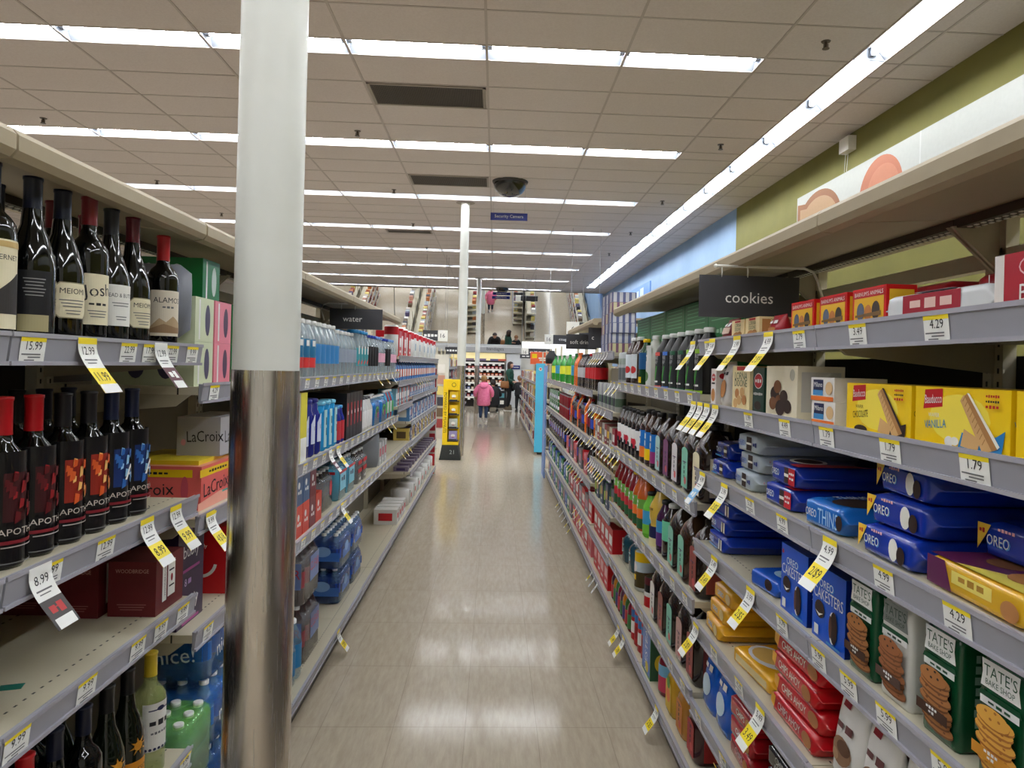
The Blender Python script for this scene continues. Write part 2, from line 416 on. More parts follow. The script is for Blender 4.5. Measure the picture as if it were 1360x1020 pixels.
# ---------------------------------------------------------------- gondola shelving (local frame: front at y=0 facing -y, width along x)
def mat_deck():
    m, nt, p = new_mat('perforated_shelf_enamel'); N = nt.nodes.new; L = nt.links.new
    tc = N('ShaderNodeTexCoord'); sep = N('ShaderNodeSeparateXYZ'); L(tc.outputs['Object'], sep.inputs[0])
    def near(v, w):
        a = N('ShaderNodeMath'); a.operation = 'SUBTRACT'; a.inputs[1].default_value = v; L(sep.outputs['Y'], a.inputs[0])
        b = N('ShaderNodeMath'); b.operation = 'ABSOLUTE'; L(a.outputs[0], b.inputs[0])
        c = N('ShaderNodeMath'); c.operation = 'LESS_THAN'; c.inputs[1].default_value = w; L(b.outputs[0], c.inputs[0]); return c
    a1, a2 = near(.055, .0022), near(.35, .003)
    mx = N('ShaderNodeMath'); mx.operation = 'MAXIMUM'; L(a1.outputs[0], mx.inputs[0]); L(a2.outputs[0], mx.inputs[1])
    ad = N('ShaderNodeMath'); ad.operation = 'ADD'; ad.inputs[1].default_value = 10; L(sep.outputs['X'], ad.inputs[0])
    md = N('ShaderNodeMath'); md.operation = 'MODULO'; md.inputs[1].default_value = .0254; L(ad.outputs[0], md.inputs[0])
    lt = N('ShaderNodeMath'); lt.operation = 'LESS_THAN'; lt.inputs[1].default_value = .009; L(md.outputs[0], lt.inputs[0])
    ml = N('ShaderNodeMath'); ml.operation = 'MULTIPLY'; L(mx.outputs[0], ml.inputs[0]); L(lt.outputs[0], ml.inputs[1])
    mix = N('ShaderNodeMix'); mix.data_type = 'RGBA'; mix.inputs['A'].default_value = (srgb(198), srgb(190), srgb(166), 1); mix.inputs['B'].default_value = (.02, .017, .012, 1)
    L(ml.outputs[0], mix.inputs['Factor']); L(mix.outputs['Result'], p.inputs['Base Color']); p.inputs['Roughness'].default_value = .4
    return m
M_DECK = mat_deck()
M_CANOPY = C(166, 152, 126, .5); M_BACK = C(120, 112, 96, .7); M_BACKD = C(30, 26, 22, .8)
DEPTH = .43
def strip_mesh(w, h=.05, slots=0):
    b = MB(); G = GREYP
    # slightly tilted channel with a clear lip
    vs = []
    for x in (-w / 2, w / 2): vs += [(x, .0, 0), (x, -.012, -.002), (x, -.006, -h), (x, .0, -h)]
    b.add(vs, [(0, 4, 5, 1), (1, 5, 6, 2), (2, 6, 7, 3), (0, 3, 7, 4), (0, 1, 2, 3), (4, 7, 6, 5)], G)
    b.box(-w / 2, w / 2, -.0145, -.011, -.005, .003, LIPC); b.box(-w / 2, w / 2, -.0115, -.004, -h - .003, -h + .004, LIPC)
    if slots:
        F = lambda x, z, l: (x, -.0125 - l + (-z) * .12, z)
        n = int(w / slots)
        for i in range(n):
            x = -w / 2 + (i + .5) * w / n
            b.art([('r', x, -h * .5, .011, h * .66, C(205, 205, 210, .5))], F)
    return b.mesh('price_strip')
def label_mesh(txt, w=.066, h=.047, top=True):
    b = MB(); F = lambda x, z, l: (x, -.0135 - l + (-z) * .12, z)
    it = [('r', 0, -.026, w, h, PAPER)]
    if top: it.append(('r', 0, -.026 + h / 2 - .005, w, .0095, YEL))
    it += [('t', txt, .002, -.019, .0155, w * .62, INK), ('r', -.004, -.034, w * .75, .0022, GREY), ('r', .004, -.039, w * .5, .0022, GREY), ('r', -.008, -.044, w * .4, .002, GREY)]
    b.art(it, F)
    return b.mesh('price_label')
_lm = {}
def get_label(txt):
    if txt not in _lm: _lm[txt] = label_mesh(txt)
    return _lm[txt]
_sm = {}
def shelf_mesh(w, base=False):
    k = (w, base)
    if k in _sm: return _sm[k]
    b = MB()
    if base:
        b.box(-w / 2, w / 2, .003, DEPTH, -.03, -.004, M_DECK); b.box(-w / 2, w / 2, .03, .05, -.14, -.03, C(70, 64, 56, .6))
    else:
        b.box(-w / 2, w / 2, .001, DEPTH, -.03, -.008, M_DECK)
        for s in (-1, 1):
            x0, x1 = (s * (w / 2) - s * .004, s * (w / 2)); t0, t1 = min(x0, x1), max(x0, x1)
            pts = [(.02, -.03), (.06, -.062), (DEPTH - .03, -.095), (DEPTH - .03, -.03)]
            vs = [(x, y, z) for x in (t0, t1) for y, z in pts]
            b.add(vs, [(0, 1, 2, 3), (4, 7, 6, 5), (0, 4, 5, 1), (1, 5, 6, 2), (2, 6, 7, 3), (3, 7, 4, 0)], CREAM_D)
    _sm[k] = b.mesh('shelf_deck'); return _sm[k]
_st = {}
def get_strip(w, h, slots):
    if (w, h, slots) not in _st: _st[(w, h, slots)] = strip_mesh(w, h, slots)
    return _st[(w, h, slots)]
def canopy_mesh(w):
    b = MB(); L = -.012
    # flat hood with a rounded front lip; underside perforated
    prof = [(.02, 1.865), (-.004, 1.868), (-.014, 1.880), (-.014, 1.905), (-.004, 1.916), (.03, 1.918), (.46, 1.93), (.46, 1.915), (.03, 1.888)]
    n = len(prof); vs = [(x, y, z) for x in (-w / 2, w / 2) for y, z in prof]
    b.add(vs, [(i, (i + 1) % n, n + (i + 1) % n, n + i) for i in range(n)] + [tuple(range(n)), tuple(range(2 * n - 1, n - 1, -1))], M_CANOPY)
    b.box(-w / 2, w / 2, .30, .34, 1.885, 1.91, C(70, 62, 50, .6))
    x = -w / 2 + .03
    while x < w / 2 - .03:
        for yy in (.31, .328): b.box(x, x + .009, yy, yy + .007, 1.8825, 1.8845, C(225, 222, 210, .6))
        x += .022
    for s in (-1, 1):
        x0 = s * (w / 2 - .006); t0, t1 = x0 - .004, x0 + .004
        pts = [(.29, 1.888), (.40, 1.79), (.43, 1.79), (.43, 1.905)]
        vs = [(x, y, z) for x in (t0, t1) for y, z in pts]
        b.add(vs, [(0, 1, 2, 3), (4, 7, 6, 5), (0, 4, 5, 1), (1, 5, 6, 2), (2, 6, 7, 3), (3, 7, 4, 0)], CREAM_D)
    b.box(-w / 2, w / 2, .40, .43, 1.80, 1.84, CREAM)
    return b
def unit(side, y0, y1, heights, label, group, canopy=True, top=1.70, back=M_BACK, labels=None, slots=None, X=None, base=True, basez=.14):
    """one bay; labels: {height index: [(world y, text), ...]}"""
    w = round(y1 - y0 - .004, 4); X = X if X is not None else (XR if side == 'R' else XL)
    rz = -PI / 2 if side == 'R' else PI / 2; sgn = -1 if side == 'R' else 1
    ym = (y0 + y1) / 2
    e = empty('shelving_unit', (X, ym, 0), rz)
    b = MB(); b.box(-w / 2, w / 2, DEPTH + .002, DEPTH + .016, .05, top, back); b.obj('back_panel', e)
    for s in (-1, 1):
        b = MB(); x = s * (w / 2 - .016); b.box(x - .014, x + .014, DEPTH - .03, DEPTH + .001, .02, 1.91, CREAM)
        z = .3
        while z < 1.86: b.box(x - .003, x + .003, DEPTH - .0305, DEPTH - .0295, z, z + .012, C(40, 36, 30, .7)); z += .03
        b.obj('upright', e)
    if base:
        o = put_mesh('base_deck', shelf_mesh(w, True), e, (0, 0, basez)); st = put_mesh('price_strip', get_strip(w, .042, slots or 0), o)
    for i, h in enumerate(heights):
        s = put_mesh('shelf', shelf_mesh(w), e, (0, 0, h))
        put_mesh('price_strip', get_strip(w, .05, slots or 0), s)
        for yw, t in (labels or {}).get(i, []):
            put_mesh('price_label', get_label(t), s, (sgn * (yw - ym), 0, 0))
    if canopy: canopy_mesh(w).obj('canopy', e)
    tag(e, label, 'shelf unit', group)
    return e

# hanging price flags: paper clipped on the strip and bending out over the aisle
def flag_mesh(kind, txt):
    b = MB(); Wd = .062
    path = [(-.0143, .0), (-.0148, -.02), (-.0185, -.034), (-.028, -.051), (-.041, -.069), (-.055, -.087), (-.067, -.104)]
    Ls = [0]
    for i in range(1, len(path)): Ls.append(Ls[-1] + math.hypot(path[i][0] - path[i - 1][0], path[i][1] - path[i - 1][1]))
    T = Ls[-1]
    def F(x, s, l):     # s: distance along the paper measured downward (negative)
        d = min(max(-s, 0), T - 1e-6)
        for i in range(1, len(path)):
            if d <= Ls[i]: break
        k = (d - Ls[i - 1]) / (Ls[i] - Ls[i - 1]); (a, c), (a2, c2) = path[i - 1], path[i]
        dx, dz = a2 - a, c2 - c; q = math.hypot(dx, dz)
        return (x, a + dx * k + l * dz / q, c + dz * k - l * dx / q)
    top, low, ink = {'sale': (PAPER, YEL, INK), 'blue': (PAPER, C(120, 180, 225, .5), WHITE), 'maroon': (PAPER, C(88, 24, 40, .5), WHITE), 'grey': (PAPER, C(74, 70, 70, .5), C(190, 60, 60, .5)), 'white': (PAPER, C(225, 225, 225, .5), INK)}[kind]
    def band(s0, s1, m, wd=Wd, lift=0):
        n = 6; vs = []; fs = []
        for i in range(n + 1):
            s = s0 + (s1 - s0) * i / n; vs += [F(-wd / 2, -s, lift), F(wd / 2, -s, lift)]
        for i in range(n): fs.append((2 * i, 2 * i + 1, 2 * i + 3, 2 * i + 2))
        b.add(vs, fs, m)
    for l in (0, -.0005): band(0, .062, top, lift=l); band(.062, T, low, lift=l)
    band(0, .012, YEL if kind in ('sale', 'blue') else PAPER, lift=.0006)
    if kind in ('sale', 'grey', 'maroon', 'blue'): band(T - .020, T, PAPER, Wd if kind == 'sale' else Wd * .8, .0006)
    b.art([('t', txt[0], 0, -.025, .017, Wd * .66, INK), ('r', -.003, -.044, .042, .003, GREY), ('r', -.005, -.051, .03, .002, GREY)], F)
    b.art([('t', txt[1], 0, -.082, .022, Wd * .7, ink)], F)
    b.art([('t', 'SAVE', 0, -(T - .013), .007, Wd * .6, RED)] if kind == 'sale' else [('r', 0, -(T - .04), .02, .002, ink)], F)
    return b.mesh('price_flag')
_fm = {}
def flag(side, y, h, kind, txt, label, group, X=None, sc=1.):
    k = (kind, txt)
    if k not in _fm: _fm[k] = flag_mesh(kind, txt)
    X = X if X is not None else (XR if side == 'R' else XL)
    o = put_mesh('price_flag', _fm[k], None, (X, y, h), -PI / 2 if side == 'R' else PI / 2)
    o.scale = (sc * (.62 if sc < 1 else 1), sc, sc); tag(o, label, 'price tag', group)
# ---------------------------------------------------------------- product makers (origin: bottom centre, front faces -y)
def arr(mb, items, F): mb.art(items, F); return mb
def wine(look, glass, cap, label=None, shape='bord', h=.305, r=.0375, cap_len=.06, art=None, lz=(.05, .15), lw=.085, name='wine_bottle'):
    b = MB()
    if shape == 'bord': pr = [(r * .6, .004), (r * .95, 0), (r, .006), (r, h * .60), (r * .96, h * .645), (r * .75, h * .69), (r * .46, h * .73), (.0145, h * .78), (.0138, h - .03)]
    else: pr = [(r * .6, .004), (r * 1.02, 0), (r * 1.06, .008), (r * 1.06, h * .44), (r * .98, h * .52), (r * .74, h * .62), (r * .50, h * .70), (.0165, h * .78), (.0142, h * .84), (.0138, h - .03)]
    b.lathe(pr + [(.0138, h - .012)], glass, 28)
    R = r if shape == 'bord' else r * 1.06
    c = MB(); c.lathe([(.0158, h - cap_len), (.0152, h - cap_len + .01), (.0152, h - .008), (.0165, h - .006), (.0165, h - .001), (.012, h)], cap, 20)
    parts = [('glass_body', b), ('capsule', c)]
    if art:
        l = MB(); l.art(art, cylF(R)); parts.append(('paper_label', l))
    return Proto(name, 'wine bottle', parts, (2 * R, 2 * R, h), look)
GL = C(5, 6, 6, .07, spec=.4, coat=.5, vary=0); GLG = C(14, 20, 10, .07, spec=.4, coat=.5, vary=0)
CRM = C(226, 216, 184, .6); OFF = C(232, 230, 222, .6); INKB = C(40, 38, 40, .6)
def lab(x, z, w, h, m): return ('r', x, z, w, h, m)
def octa(x, z, w, h, c, m): return ('p', [(x - w / 2 + c, z - h / 2), (x + w / 2 - c, z - h / 2), (x + w / 2, z - h / 2 + c), (x + w / 2, z + h / 2 - c), (x + w / 2 - c, z + h / 2), (x - w / 2 + c, z + h / 2), (x - w / 2, z + h / 2 - c), (x - w / 2, z - h / 2 + c)], m)
def lines(x, z, w, n, m, dz=.006, h=.0018): return [('r', x, z - i * dz, w * (1 - .12 * (i % 3)), h, m) for i in range(n)]
def split_wide(items):
    return items

def bottle(look, cat, h, r, liquid, cap, label_m, art=None, lz=(.35, .7), neck=.013, name='drink_bottle', grip=False, parts=True, sq=1.):
    b = MB(); pr = [(r * .8, 0), (r, .012)]
    if grip: pr += [(r, h * .28), (r * .9, h * .33), (r * .9, h * .40), (r, h * .45)]
    pr += [(r, h * .62), (r * .93, h * .70), (r * .68, h * .80), (neck * 1.15, h * .9), (neck, h * .93)]
    b.lathe(pr, liquid, 18 if parts else 10, sy=sq)
    c = b if not parts else MB(); c.lathe([(neck * 1.2, h * .925), (neck * 1.25, h * .93), (neck * 1.25, h * .985), (neck * 1.1, h)], cap, 14 if parts else 8)
    l = b if not parts else MB()
    if label_m is not None:
        if isinstance(label_m, (list, tuple)): bands = label_m
        else: bands = [(lz[0], lz[1], label_m)]
        for z0, z1, m in bands: l.lathe([(r * 1.012, h * z0), (r * 1.012, h * z1)], m, 18 if parts else 10, sy=sq, cap=False)
    if art: l.art(art, cylF(r * 1.015, sq))
    if not parts: return Proto(name, cat, [(name, b)], (2 * r, 2 * r, h), look)
    pt = [('bottle_body', b), ('bottle_cap', c)]
    if label_m is not None or art: pt.append(('bottle_label', l))
    return Proto(name, cat, pt, (2 * r, 2 * r, h), look)

def jug(look, body, cap, lm, h=.275, w=.135, d=.13, art=None, name='tea_jug'):
    b = MB(); hw, hd = w / 2, d / 2
    b.loft([(0, hw * .9, hd * .9), (.01, hw, hd), (h * .55, hw, hd), (h * .68, hw * .93, hd * .93), (h * .80, hw * .72, hd * .72, 0, 0, 3), (h * .88, hw * .42, hd * .42, 0, 0, 2.4), (h * .92, .02, .02, 0, 0, 2), (h * .95, .019, .019, 0, 0, 2)], body, 24, 4)
    b.tube([(0, hd * .35, h * .90), (0, hd * .85, h * .88), (0, hd * 1.02, h * .78), (0, hd * 1.0, h * .66)], .010, body, 8)
    c = MB(); c.lathe([(.021, h * .935), (.0215, h * .94), (.0215, h * .99), (.019, h)], cap, 18)
    l = MB(); it = [('r', -.0, h * .33, w * .62, h * .5, lm), ('e', 0, h * .58, w * .62, h * .12, lm)]
    l.art(it + (art or []), planeF(-hd))
    l.art([('r', -hw * .1, h * .33, w * .5, h * .5, lm)], sideF(-hw, -1)); l.art([('r', 0, h * .33, w * .5, h * .5, lm)], sideF(hw, 1))
    return Proto(name, 'drink jug', [('jug_body', b), ('jug_cap', c), ('jug_label', l)], (w, d, h), look)

def carton(look, w, d, h, m, front=None, side=None, top=None, name='cookie_box', cat='box', sidem=None, bevel=.0015, topm=None):
    """box with printed faces; front art coords: x in [-w/2, w/2], z in [0, h]"""
    b = MB(); e = bevel; hw, hd = w / 2, d / 2
    b.loft([(0, hw - e, hd - e, 0, 0, 60), (e, hw, hd, 0, 0, 60), (h - e, hw, hd, 0, 0, 60), (h, hw - e, hd - e, 0, 0, 60)], m, 4, 60, smooth=False) if False else b.box(-hw, hw, -hd, hd, 0, h, m)
    if sidem:
        for s in (-1, 1): b.art([('r', 0, h / 2, d - .001, h - .001, sidem)], sideF(hw, s) if s > 0 else sideF(-hw, -1))
    if topm: b.add([(-hw, -hd, h + .0003), (hw, -hd, h + .0003), (hw, hd, h + .0003), (-hw, hd, h + .0003)], [(0, 1, 2, 3)], topm)
    if front: b.art(front, planeF(-hd))
    if side:
        off = [tuple(x) for x in side]
        b.art(off, lambda u, z, l: (hw + .0004 + l, u, z)); b.art(off, lambda u, z, l: (-hw - .0004 - l, -u, z))
    if top: b.art(top, lambda u, v, l: (u, v, h + .0004 + l))
    return Proto(name, cat, [(name, b)], (w, d, h), look)

def flowpack(look, w, d, h, m, front=None, top=None, name='cookie_pack', cat='cookies', fin=True, endm=None, side=None):
    """flow-wrapped tray: crimped fins at both ends of its width"""
    b = MB(); hd, hh = d / 2, h / 2; L = w / 2; f = .014 if fin else .003
    secs = []
    def S(x, a, c, e=5.): secs.append((x, hd * a, hh * c, 0, hh, e * 1.9))
    if fin: S(-L, .86, .06, 3); S(-L + f * .55, .88, .10, 3)
    S(-L + f, .95, .70, 4); S(-L + f + .005, .985, .95, 6); S(-L + f + .012, 1, 1, 8); S(-L + f + .016, 1, 1, 8); S(L - f - .016, 1, 1, 8); S(L - f - .012, 1, 1, 8); S(L - f - .005, .985, .95, 6); S(L - f, .95, .70, 4)
    if fin: S(L - f * .55, .88, .10, 3); S(L, .86, .06, 3)
    b.loft(secs, m, 32, 6, axis='x')
    if front: b.art(front, lambda x, z, l: (x, -hd - .0004 - l, z))
    if top: b.art(top, lambda x, y, l: (x, y, h + .0004 + l))
    if side: b.art(side, lambda u, z, l: (L - f * .2 + l, u, z))
    return Proto(name, cat, [(name, b)], (w, d, h), look)

def bag(look, w, d, h, m, front=None, side=None, name='cookie_bag', cat='cookies', kind='gusset', cap=None, clip=None):
    b = MB(); hw, hd = w / 2, d / 2
    if kind == 'gusset':
        b.loft([(0, hw * .97, hd * .95, 0, 0, 14), (.006, hw, hd, 0, 0, 16), (h * .80, hw, hd, 0, 0, 16), (h * .89, hw * .98, hd * .98, 0, 0, 12), (h * .955, hw * .90, hd * .80, 0, hd * .1, 9), (h, hw * .74, hd * .5, 0, hd * .25, 6)], m, 40, 14)
        F = planeF(-hd - .0006)
    else:   # pillow / stand-up pouch
        b.loft([(0, hw * .94, hd * .75, 0, 0, 3), (h * .12, hw * .98, hd, 0, 0, 3), (h * .45, hw, hd * .92, 0, 0, 2.6), (h * .75, hw * .99, hd * .6, 0, 0, 2.4), (h * .90, hw * .98, hd * .18, 0, 0, 3), (h, hw * .97, hd * .05, 0, 0, 6)], m, 32, 3)
        def F(x, z, l):
            t = min(max(z / h, 0), 1); K = ((0, .75), (.12, 1), (.45, .92), (.75, .6), (.9, .18), (1, .05))
            for (a, p_), (b_, q_) in zip(K, K[1:]):
                if t <= b_: dd = p_ + (q_ - p_) * (t - a) / (b_ - a); break
            k = (1 - min(.999, abs(x / hw)) ** 2.7) ** (1 / 2.7)
            return (x, -hd * dd * k * 1.02 - .0022 - l, z)
        F.curved = True
    if front: b.art(front, F)
    if side:
        b.art(side, lambda u, z, l: (hw + .0006 + l, u, z)); b.art(side, lambda u, z, l: (-hw - .0006 - l, -u, z))
    return Proto(name, cat, [(name, b)], (w, d, h), look)

def multipack(look, nx, ny, r, h, liquid, cap, wrap, wrap_h=.75, art=None, labelm=None, name='bottle_pack', shape='bottle', wrap_open=False):
    parts = []; w, d = nx * 2 * r, ny * 2 * r
    for i in range(nx):
        for j in range(ny):
            b = MB(); cx, cy = -w / 2 + r + 2 * r * i, -d / 2 + r + 2 * r * j; q = r * .985
            if shape == 'bottle':
                b.lathe([(q * .8, 0), (q, .01), (q, h * .6), (q * .9, h * .7), (q * .6, h * .8), (.013, h * .89), (.0125, h * .93)], liquid, 12, cx, cy)
                b.lathe([(.0145, h * .93), (.0145, h * .995), (.012, h)], cap, 10, cx, cy)
                if labelm: b.lathe([(q * 1.004, h * .3), (q * 1.004, h * .58)], labelm, 12, cx, cy, cap=False)
                parts.append(('bottle', b))
            else:
                b.lathe([(q * .8, 0), (q, .008), (q, h - .012), (q * .82, h)], liquid, 14, cx, cy); parts.append(('can', b))
    wr = MB(); hw, hd = w / 2 + .0015, d / 2 + .0015
    H = h * wrap_h
    wr.loft([(.003, hw, hd, 0, 0, 8), (H * .85, hw, hd, 0, 0, 8), (H, hw * .97, hd * .97, 0, 0, 7), (H + .012, hw * .86, hd * .86, 0, 0, 5)], wrap, 36, 8)
    if art: wr.art(art, planeF(-hd - .001)); wr.art(art, lambda u, z, l: (hw + .001 + l, u, z)); wr.art(art, lambda u, z, l: (-hw - .001 - l, -u, z))
    parts.append(('shrink_wrap', wr))
    P_ = Proto.__new__(Proto); P_.name, P_.cat, P_.dims, P_.look = name, 'multipack', (w + .004, d + .004, h), look
    P_.parts = [(n, mb.mesh(n)) for n, mb in parts]
    return P_

def can(look, r, h, m, bands=None, art=None, name='drink_can', cat='can'):
    b = MB(); b.lathe([(r * .8, 0), (r, .008), (r, h - .01), (r * .86, h)], m, 16)
    if bands:
        for z0, z1, mm_ in bands: b.lathe([(r * 1.008, h * z0), (r * 1.008, h * z1)], mm_, 16, cap=False)
    if art: b.art(art, cylF(r * 1.012))
    return Proto(name, cat, [(name, b)], (2 * r, 2 * r, h), look)

def setp(side, p, y, z, label, group=None, inset=.025, dx=0, rot=0, X=None, tilt=None):
    """stand product p with its front face `inset` behind the shelf edge, at world y"""
    X = X if X is not None else (XR if side == 'R' else XL)
    off = inset + p.dims[1] / 2 + dx
    x = X + off if side == 'R' else X - off
    return p.place((x, y, z - (.0075 if z > .3 or abs(X) > .9 else .0035)), (-PI / 2 if side == 'R' else PI / 2) + rot, label, group, tilt)
# ---------------------------------------------------------------- right run, cookie bays
RB = lambda k: .640 + .9145 * k
HC = [.40, .68, .96, 1.205, 1.44, 1.655]
T_ = lambda *a: a
labsC = {5: [(2.36, '3.99'), (1.64, '2.79'), (1.37, '3.49'), (1.12, '4.29')], 4: [(1.96, '1.99'), (1.71, '4.49'), (1.49, '1.79'), (1.245, '1.79'), (1.02, '1.79')],
         3: [(1.93, '5.29'), (1.71, '4.99'), (1.255, '4.99'), (1.05, '4.29')], 2: [(1.695, '3.79'), (1.50, '5.99'), (1.37, '5.99'), (1.235, '5.99'), (1.07, '5.99')],
         1: [(2.21, '4.49'), (1.98, '4.29'), (1.5, '4.29')], 0: [(2.36, '3.49'), (2.1, '3.49')]}
for k, nm in ((-1, 'beside the camera'), (0, 'second from the camera side'), (1, 'holding the cookies sign')):
    y0, y1 = RB(k), RB(k + 1)
    L = {i: [(y, t) for y, t in v if y0 < y < y1] for i, v in labsC.items()}
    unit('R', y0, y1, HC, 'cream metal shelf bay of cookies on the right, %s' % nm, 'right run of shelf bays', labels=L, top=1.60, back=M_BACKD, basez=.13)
CK = C(188, 128, 72, .7); CKD = C(120, 74, 40, .7); CHOC = C(46, 26, 18, .6); WAF = C(214, 170, 112, .7); WAFD = C(176, 126, 72, .7)
OREOB = C(14, 52, 168, .16, coat=.6); OREOD = C(10, 36, 120, .3); LB = C(60, 140, 205, .3); SIL = C(176, 186, 194, .28); CREM = C(240, 238, 228, .5)
YEP = C(246, 205, 22, .3); YED = C(226, 178, 18, .35); REDP = C(196, 18, 28, .2, coat=.5); REDB = C(212, 30, 34, .35); PURP = C(96, 32, 78, .4)
def sandwich(x, z, s, r=0): return [('e', x, z, s, s, CHOC), ('e', x + s * .06, z - s * .03, s * .8, s * .8, CREM), ('e', x + s * .1, z - .0, s * .74, s * .78, CHOC)]
# --- top shelf
zA = HC[5]
p = bag('', .11, .07, .075, C(120, 22, 30, .35), [('r', 0, .035, .07, .02, C(200, 170, 150, .5)), ('t', 'MINI', 0, .055, .014, .06, WHITE)], kind='pouch')
setp('R', p, 2.30, zA, 'small dark red snack pouch at the far end of the top cookie shelf')
p = carton('', .11, .13, .062, C(238, 214, 160, .45), [('t', 'LORNA', 0, .046, .012, .08, DKGREEN), ('t', 'DOONE', 0, .033, .011, .08, DKGREEN), ('r', -.0, .057, .05, .006, RED), ('e', -.01, .014, .06, .022, CK), ('e', .02, .016, .04, .02, WAFD)], side=[('e', .0, .033, .06, .04, WHITE), ('t', 'LORNA DOONE', 0, .052, .008, .1, DKGREEN), ('r', -.045, .03, .025, .05, CK), ('r', .045, .022, .022, .022, INK)])
setp('R', p, 2.17, zA, 'farther of two cream shortbread boxes beneath the cookies sign', 'shortbread boxes on the top shelf')
setp('R', p, 2.045, zA, 'nearer of two cream shortbread boxes beneath the cookies sign', 'shortbread boxes on the top shelf')
p = bag('', .09, .05, .06, C(158, 24, 40, .3), [('t', 'BITES', 0, .04, .010, .06, WHITE), ('e', 0, .02, .05, .015, CK)], kind='pouch')
setp('R', p, 1.90, zA, 'small crimson cookie pouch between shortbread boxes and animal cracker boxes')
def sc_z(a, k): return ('p', [(x, z * k) for x, z in a[1]], a[2]) if a[0] == 'p' else ((a[0], a[1], a[2], a[3] * k, a[4] * k) + tuple(a[5:]) if a[0] == 't' else (a[0], a[1], a[2] * k, a[3], a[4] * k, a[5]))
an = [('r', 0, .012, .125, .022, RED), ('r', 0, .055, .115, .066, C(230, 178, 40, .45)), ('r', 0, .094, .125, .022, RED), ('t', "BARNUM'S ANIMALS", 0, .094, .012, .115, WHITE),
      ('e', -.03, .045, .03, .05, C(90, 100, 120, .6)), ('e', .0, .04, .028, .045, C(190, 120, 60, .6)), ('e', .03, .045, .03, .05, C(60, 50, 40, .6)), ('p', [(-.05, .03), (.05, .03), (.05, .042), (-.05, .036)], C(120, 90, 50, .6))]
p = carton('', .13, .062, .082, C(214, 28, 30, .35), [sc_z(a, .745) for a in an], side=[sc_z(a, .745) for a in [('r', 0, .055, .050, .085, C(236, 186, 44, .45)), ('e', 0, .035, .036, .036, C(170, 96, 44, .6)), ('e', 0, .028, .022, .016, C(96, 46, 24, .6)), ('p', [(-.02, .066), (0, .078), (.02, .066)], C(190, 140, 50, .6))]])
for i, (y, dxx) in enumerate(((1.735, 0), (1.575, .0), (1.42, .0))):
    setp('R', p, y, zA, 'red and yellow animal cracker box, %s from the cookies sign' % ordn[i], 'animal cracker boxes', dx=.012)
p = flowpack('', .285, .10, .052, C(212, 214, 216, .25), [('r', -.005, .030, .15, .038, C(160, 28, 48, .4)), ('t', 'BISCOFF', -.005, .032, .02, .12, C(225, 190, 180, .5))], top=[('r', 0, 0, .1, .1, C(225, 226, 228, .3))])
setp('R', p, 1.20, zA, 'silver and crimson foil biscuit pack lying on the top cookie shelf', inset=.03, rot=.06)
p = carton('', .19, .06, .088, C(176, 28, 48, .4), [('r', -.085, .044, .02, .088, C(222, 214, 208, .5)), ('e', -.01, .066, .07, .034, C(226, 190, 190, .5)), ('e', -.01, .066, .064, .029, C(186, 30, 50, .4)), ('t', 'Lotus', -.01, .066, .010, .04, WHITE), ('t', 'Biscoff', .005, .028, .026, .15, OFF)], sidem=C(222, 214, 208, .5), side=[('r', 0, .044, .004, .06, RED)], name='biscuit_box')
setp('R', p, .955, zA, 'crimson biscuit box with white side standing at the right frame edge', inset=.035)
p = flowpack('', .24, .15, .095, C(160, 18, 34, .3, coat=.3), [('e', .02, .05, .10, .05, C(206, 150, 100, .5)), ('r', -.07, .05, .003, .08, WHITE)], name='snack_bag')
setp('R', p, 1.47, zA, 'large red snack bag lying behind the animal cracker boxes', inset=.17, tilt=(0, .0))
setp('R', p, 1.18, zA, 'large red snack bag leaning behind the silver foil pack', inset=.17, dx=0)
p = carton('', .075, .15, .17, C(146, 118, 70, .6), [('r', 0, .03, .05, .03, PAPER)], side=[('r', 0, .04, .07, .05, PAPER)])
setp('R', p, 1.10, zA, 'tan cardboard box behind the crimson biscuit box', inset=.26)
p = flowpack('', .15, .1, .12, C(110, 134, 40, .4), [('e', 0, .06, .1, .07, C(200, 190, 90, .5))], name='snack_bag')
setp('R', p, .96, zA, 'olive green snack bag behind the crimson biscuit box', inset=.12)
# --- second shelf
zB = HC[4]
p = carton('', .055, .15, .125, C(238, 230, 226, .5), [('e', 0, .095, .04, .026, RED), ('t', 'Delice', 0, .096, .008, .03, WHITE), ('r', 0, .075, .035, .006, INK), ('e', 0, .035, .04, .045, CK)], side=[('e', -.05, .1, .03, .02, RED), ('t', 'COOKIES', 0, .07, .012, .1, C(90, 70, 60, .6))])
setp('R', p, 2.40, zB, 'narrow white biscuit box with red oval at the far end of the second cookie shelf')
p = bag('', .09, .06, .15, C(206, 200, 196, .3), [('e', 0, .06, .05, .06, CK), ('t', 'crisp', 0, .11, .012, .05, INK)], kind='pouch')
setp('R', p, 2.30, zB, 'silvery cookie pouch between the narrow white box and the shortbread box')
p = carton('', .15, .06, .135, C(240, 222, 172, .45), [('t', 'LORNA', 0, .104, .024, .13, DKGREEN), ('t', 'DOONE', .0, .082, .022, .13, DKGREEN), ('r', 0, .127, .07, .012, RED)] + [('e', x, z, .038, .03, m) for x, z, m in ((-.03, .05, CK), (.015, .055, WAF), (-.01, .03, WAF), (.035, .032, CK), (-.04, .02, WAF))])
setp('R', p, 2.13, zB, 'larger cream shortbread box standing on the second cookie shelf')
p = carton('', .085, .06, .13, C(14, 56, 44, .4), [('e', 0, .092, .065, .045, WHITE), ('e', 0, .092, .06, .04, RED), ('t', 'Delacre', 0, .092, .012, .05, WHITE), ('t', 'CREME DE MENTHE', 0, .055, .009, .07, WHITE), ('e', 0, .022, .05, .025, CHOC)])
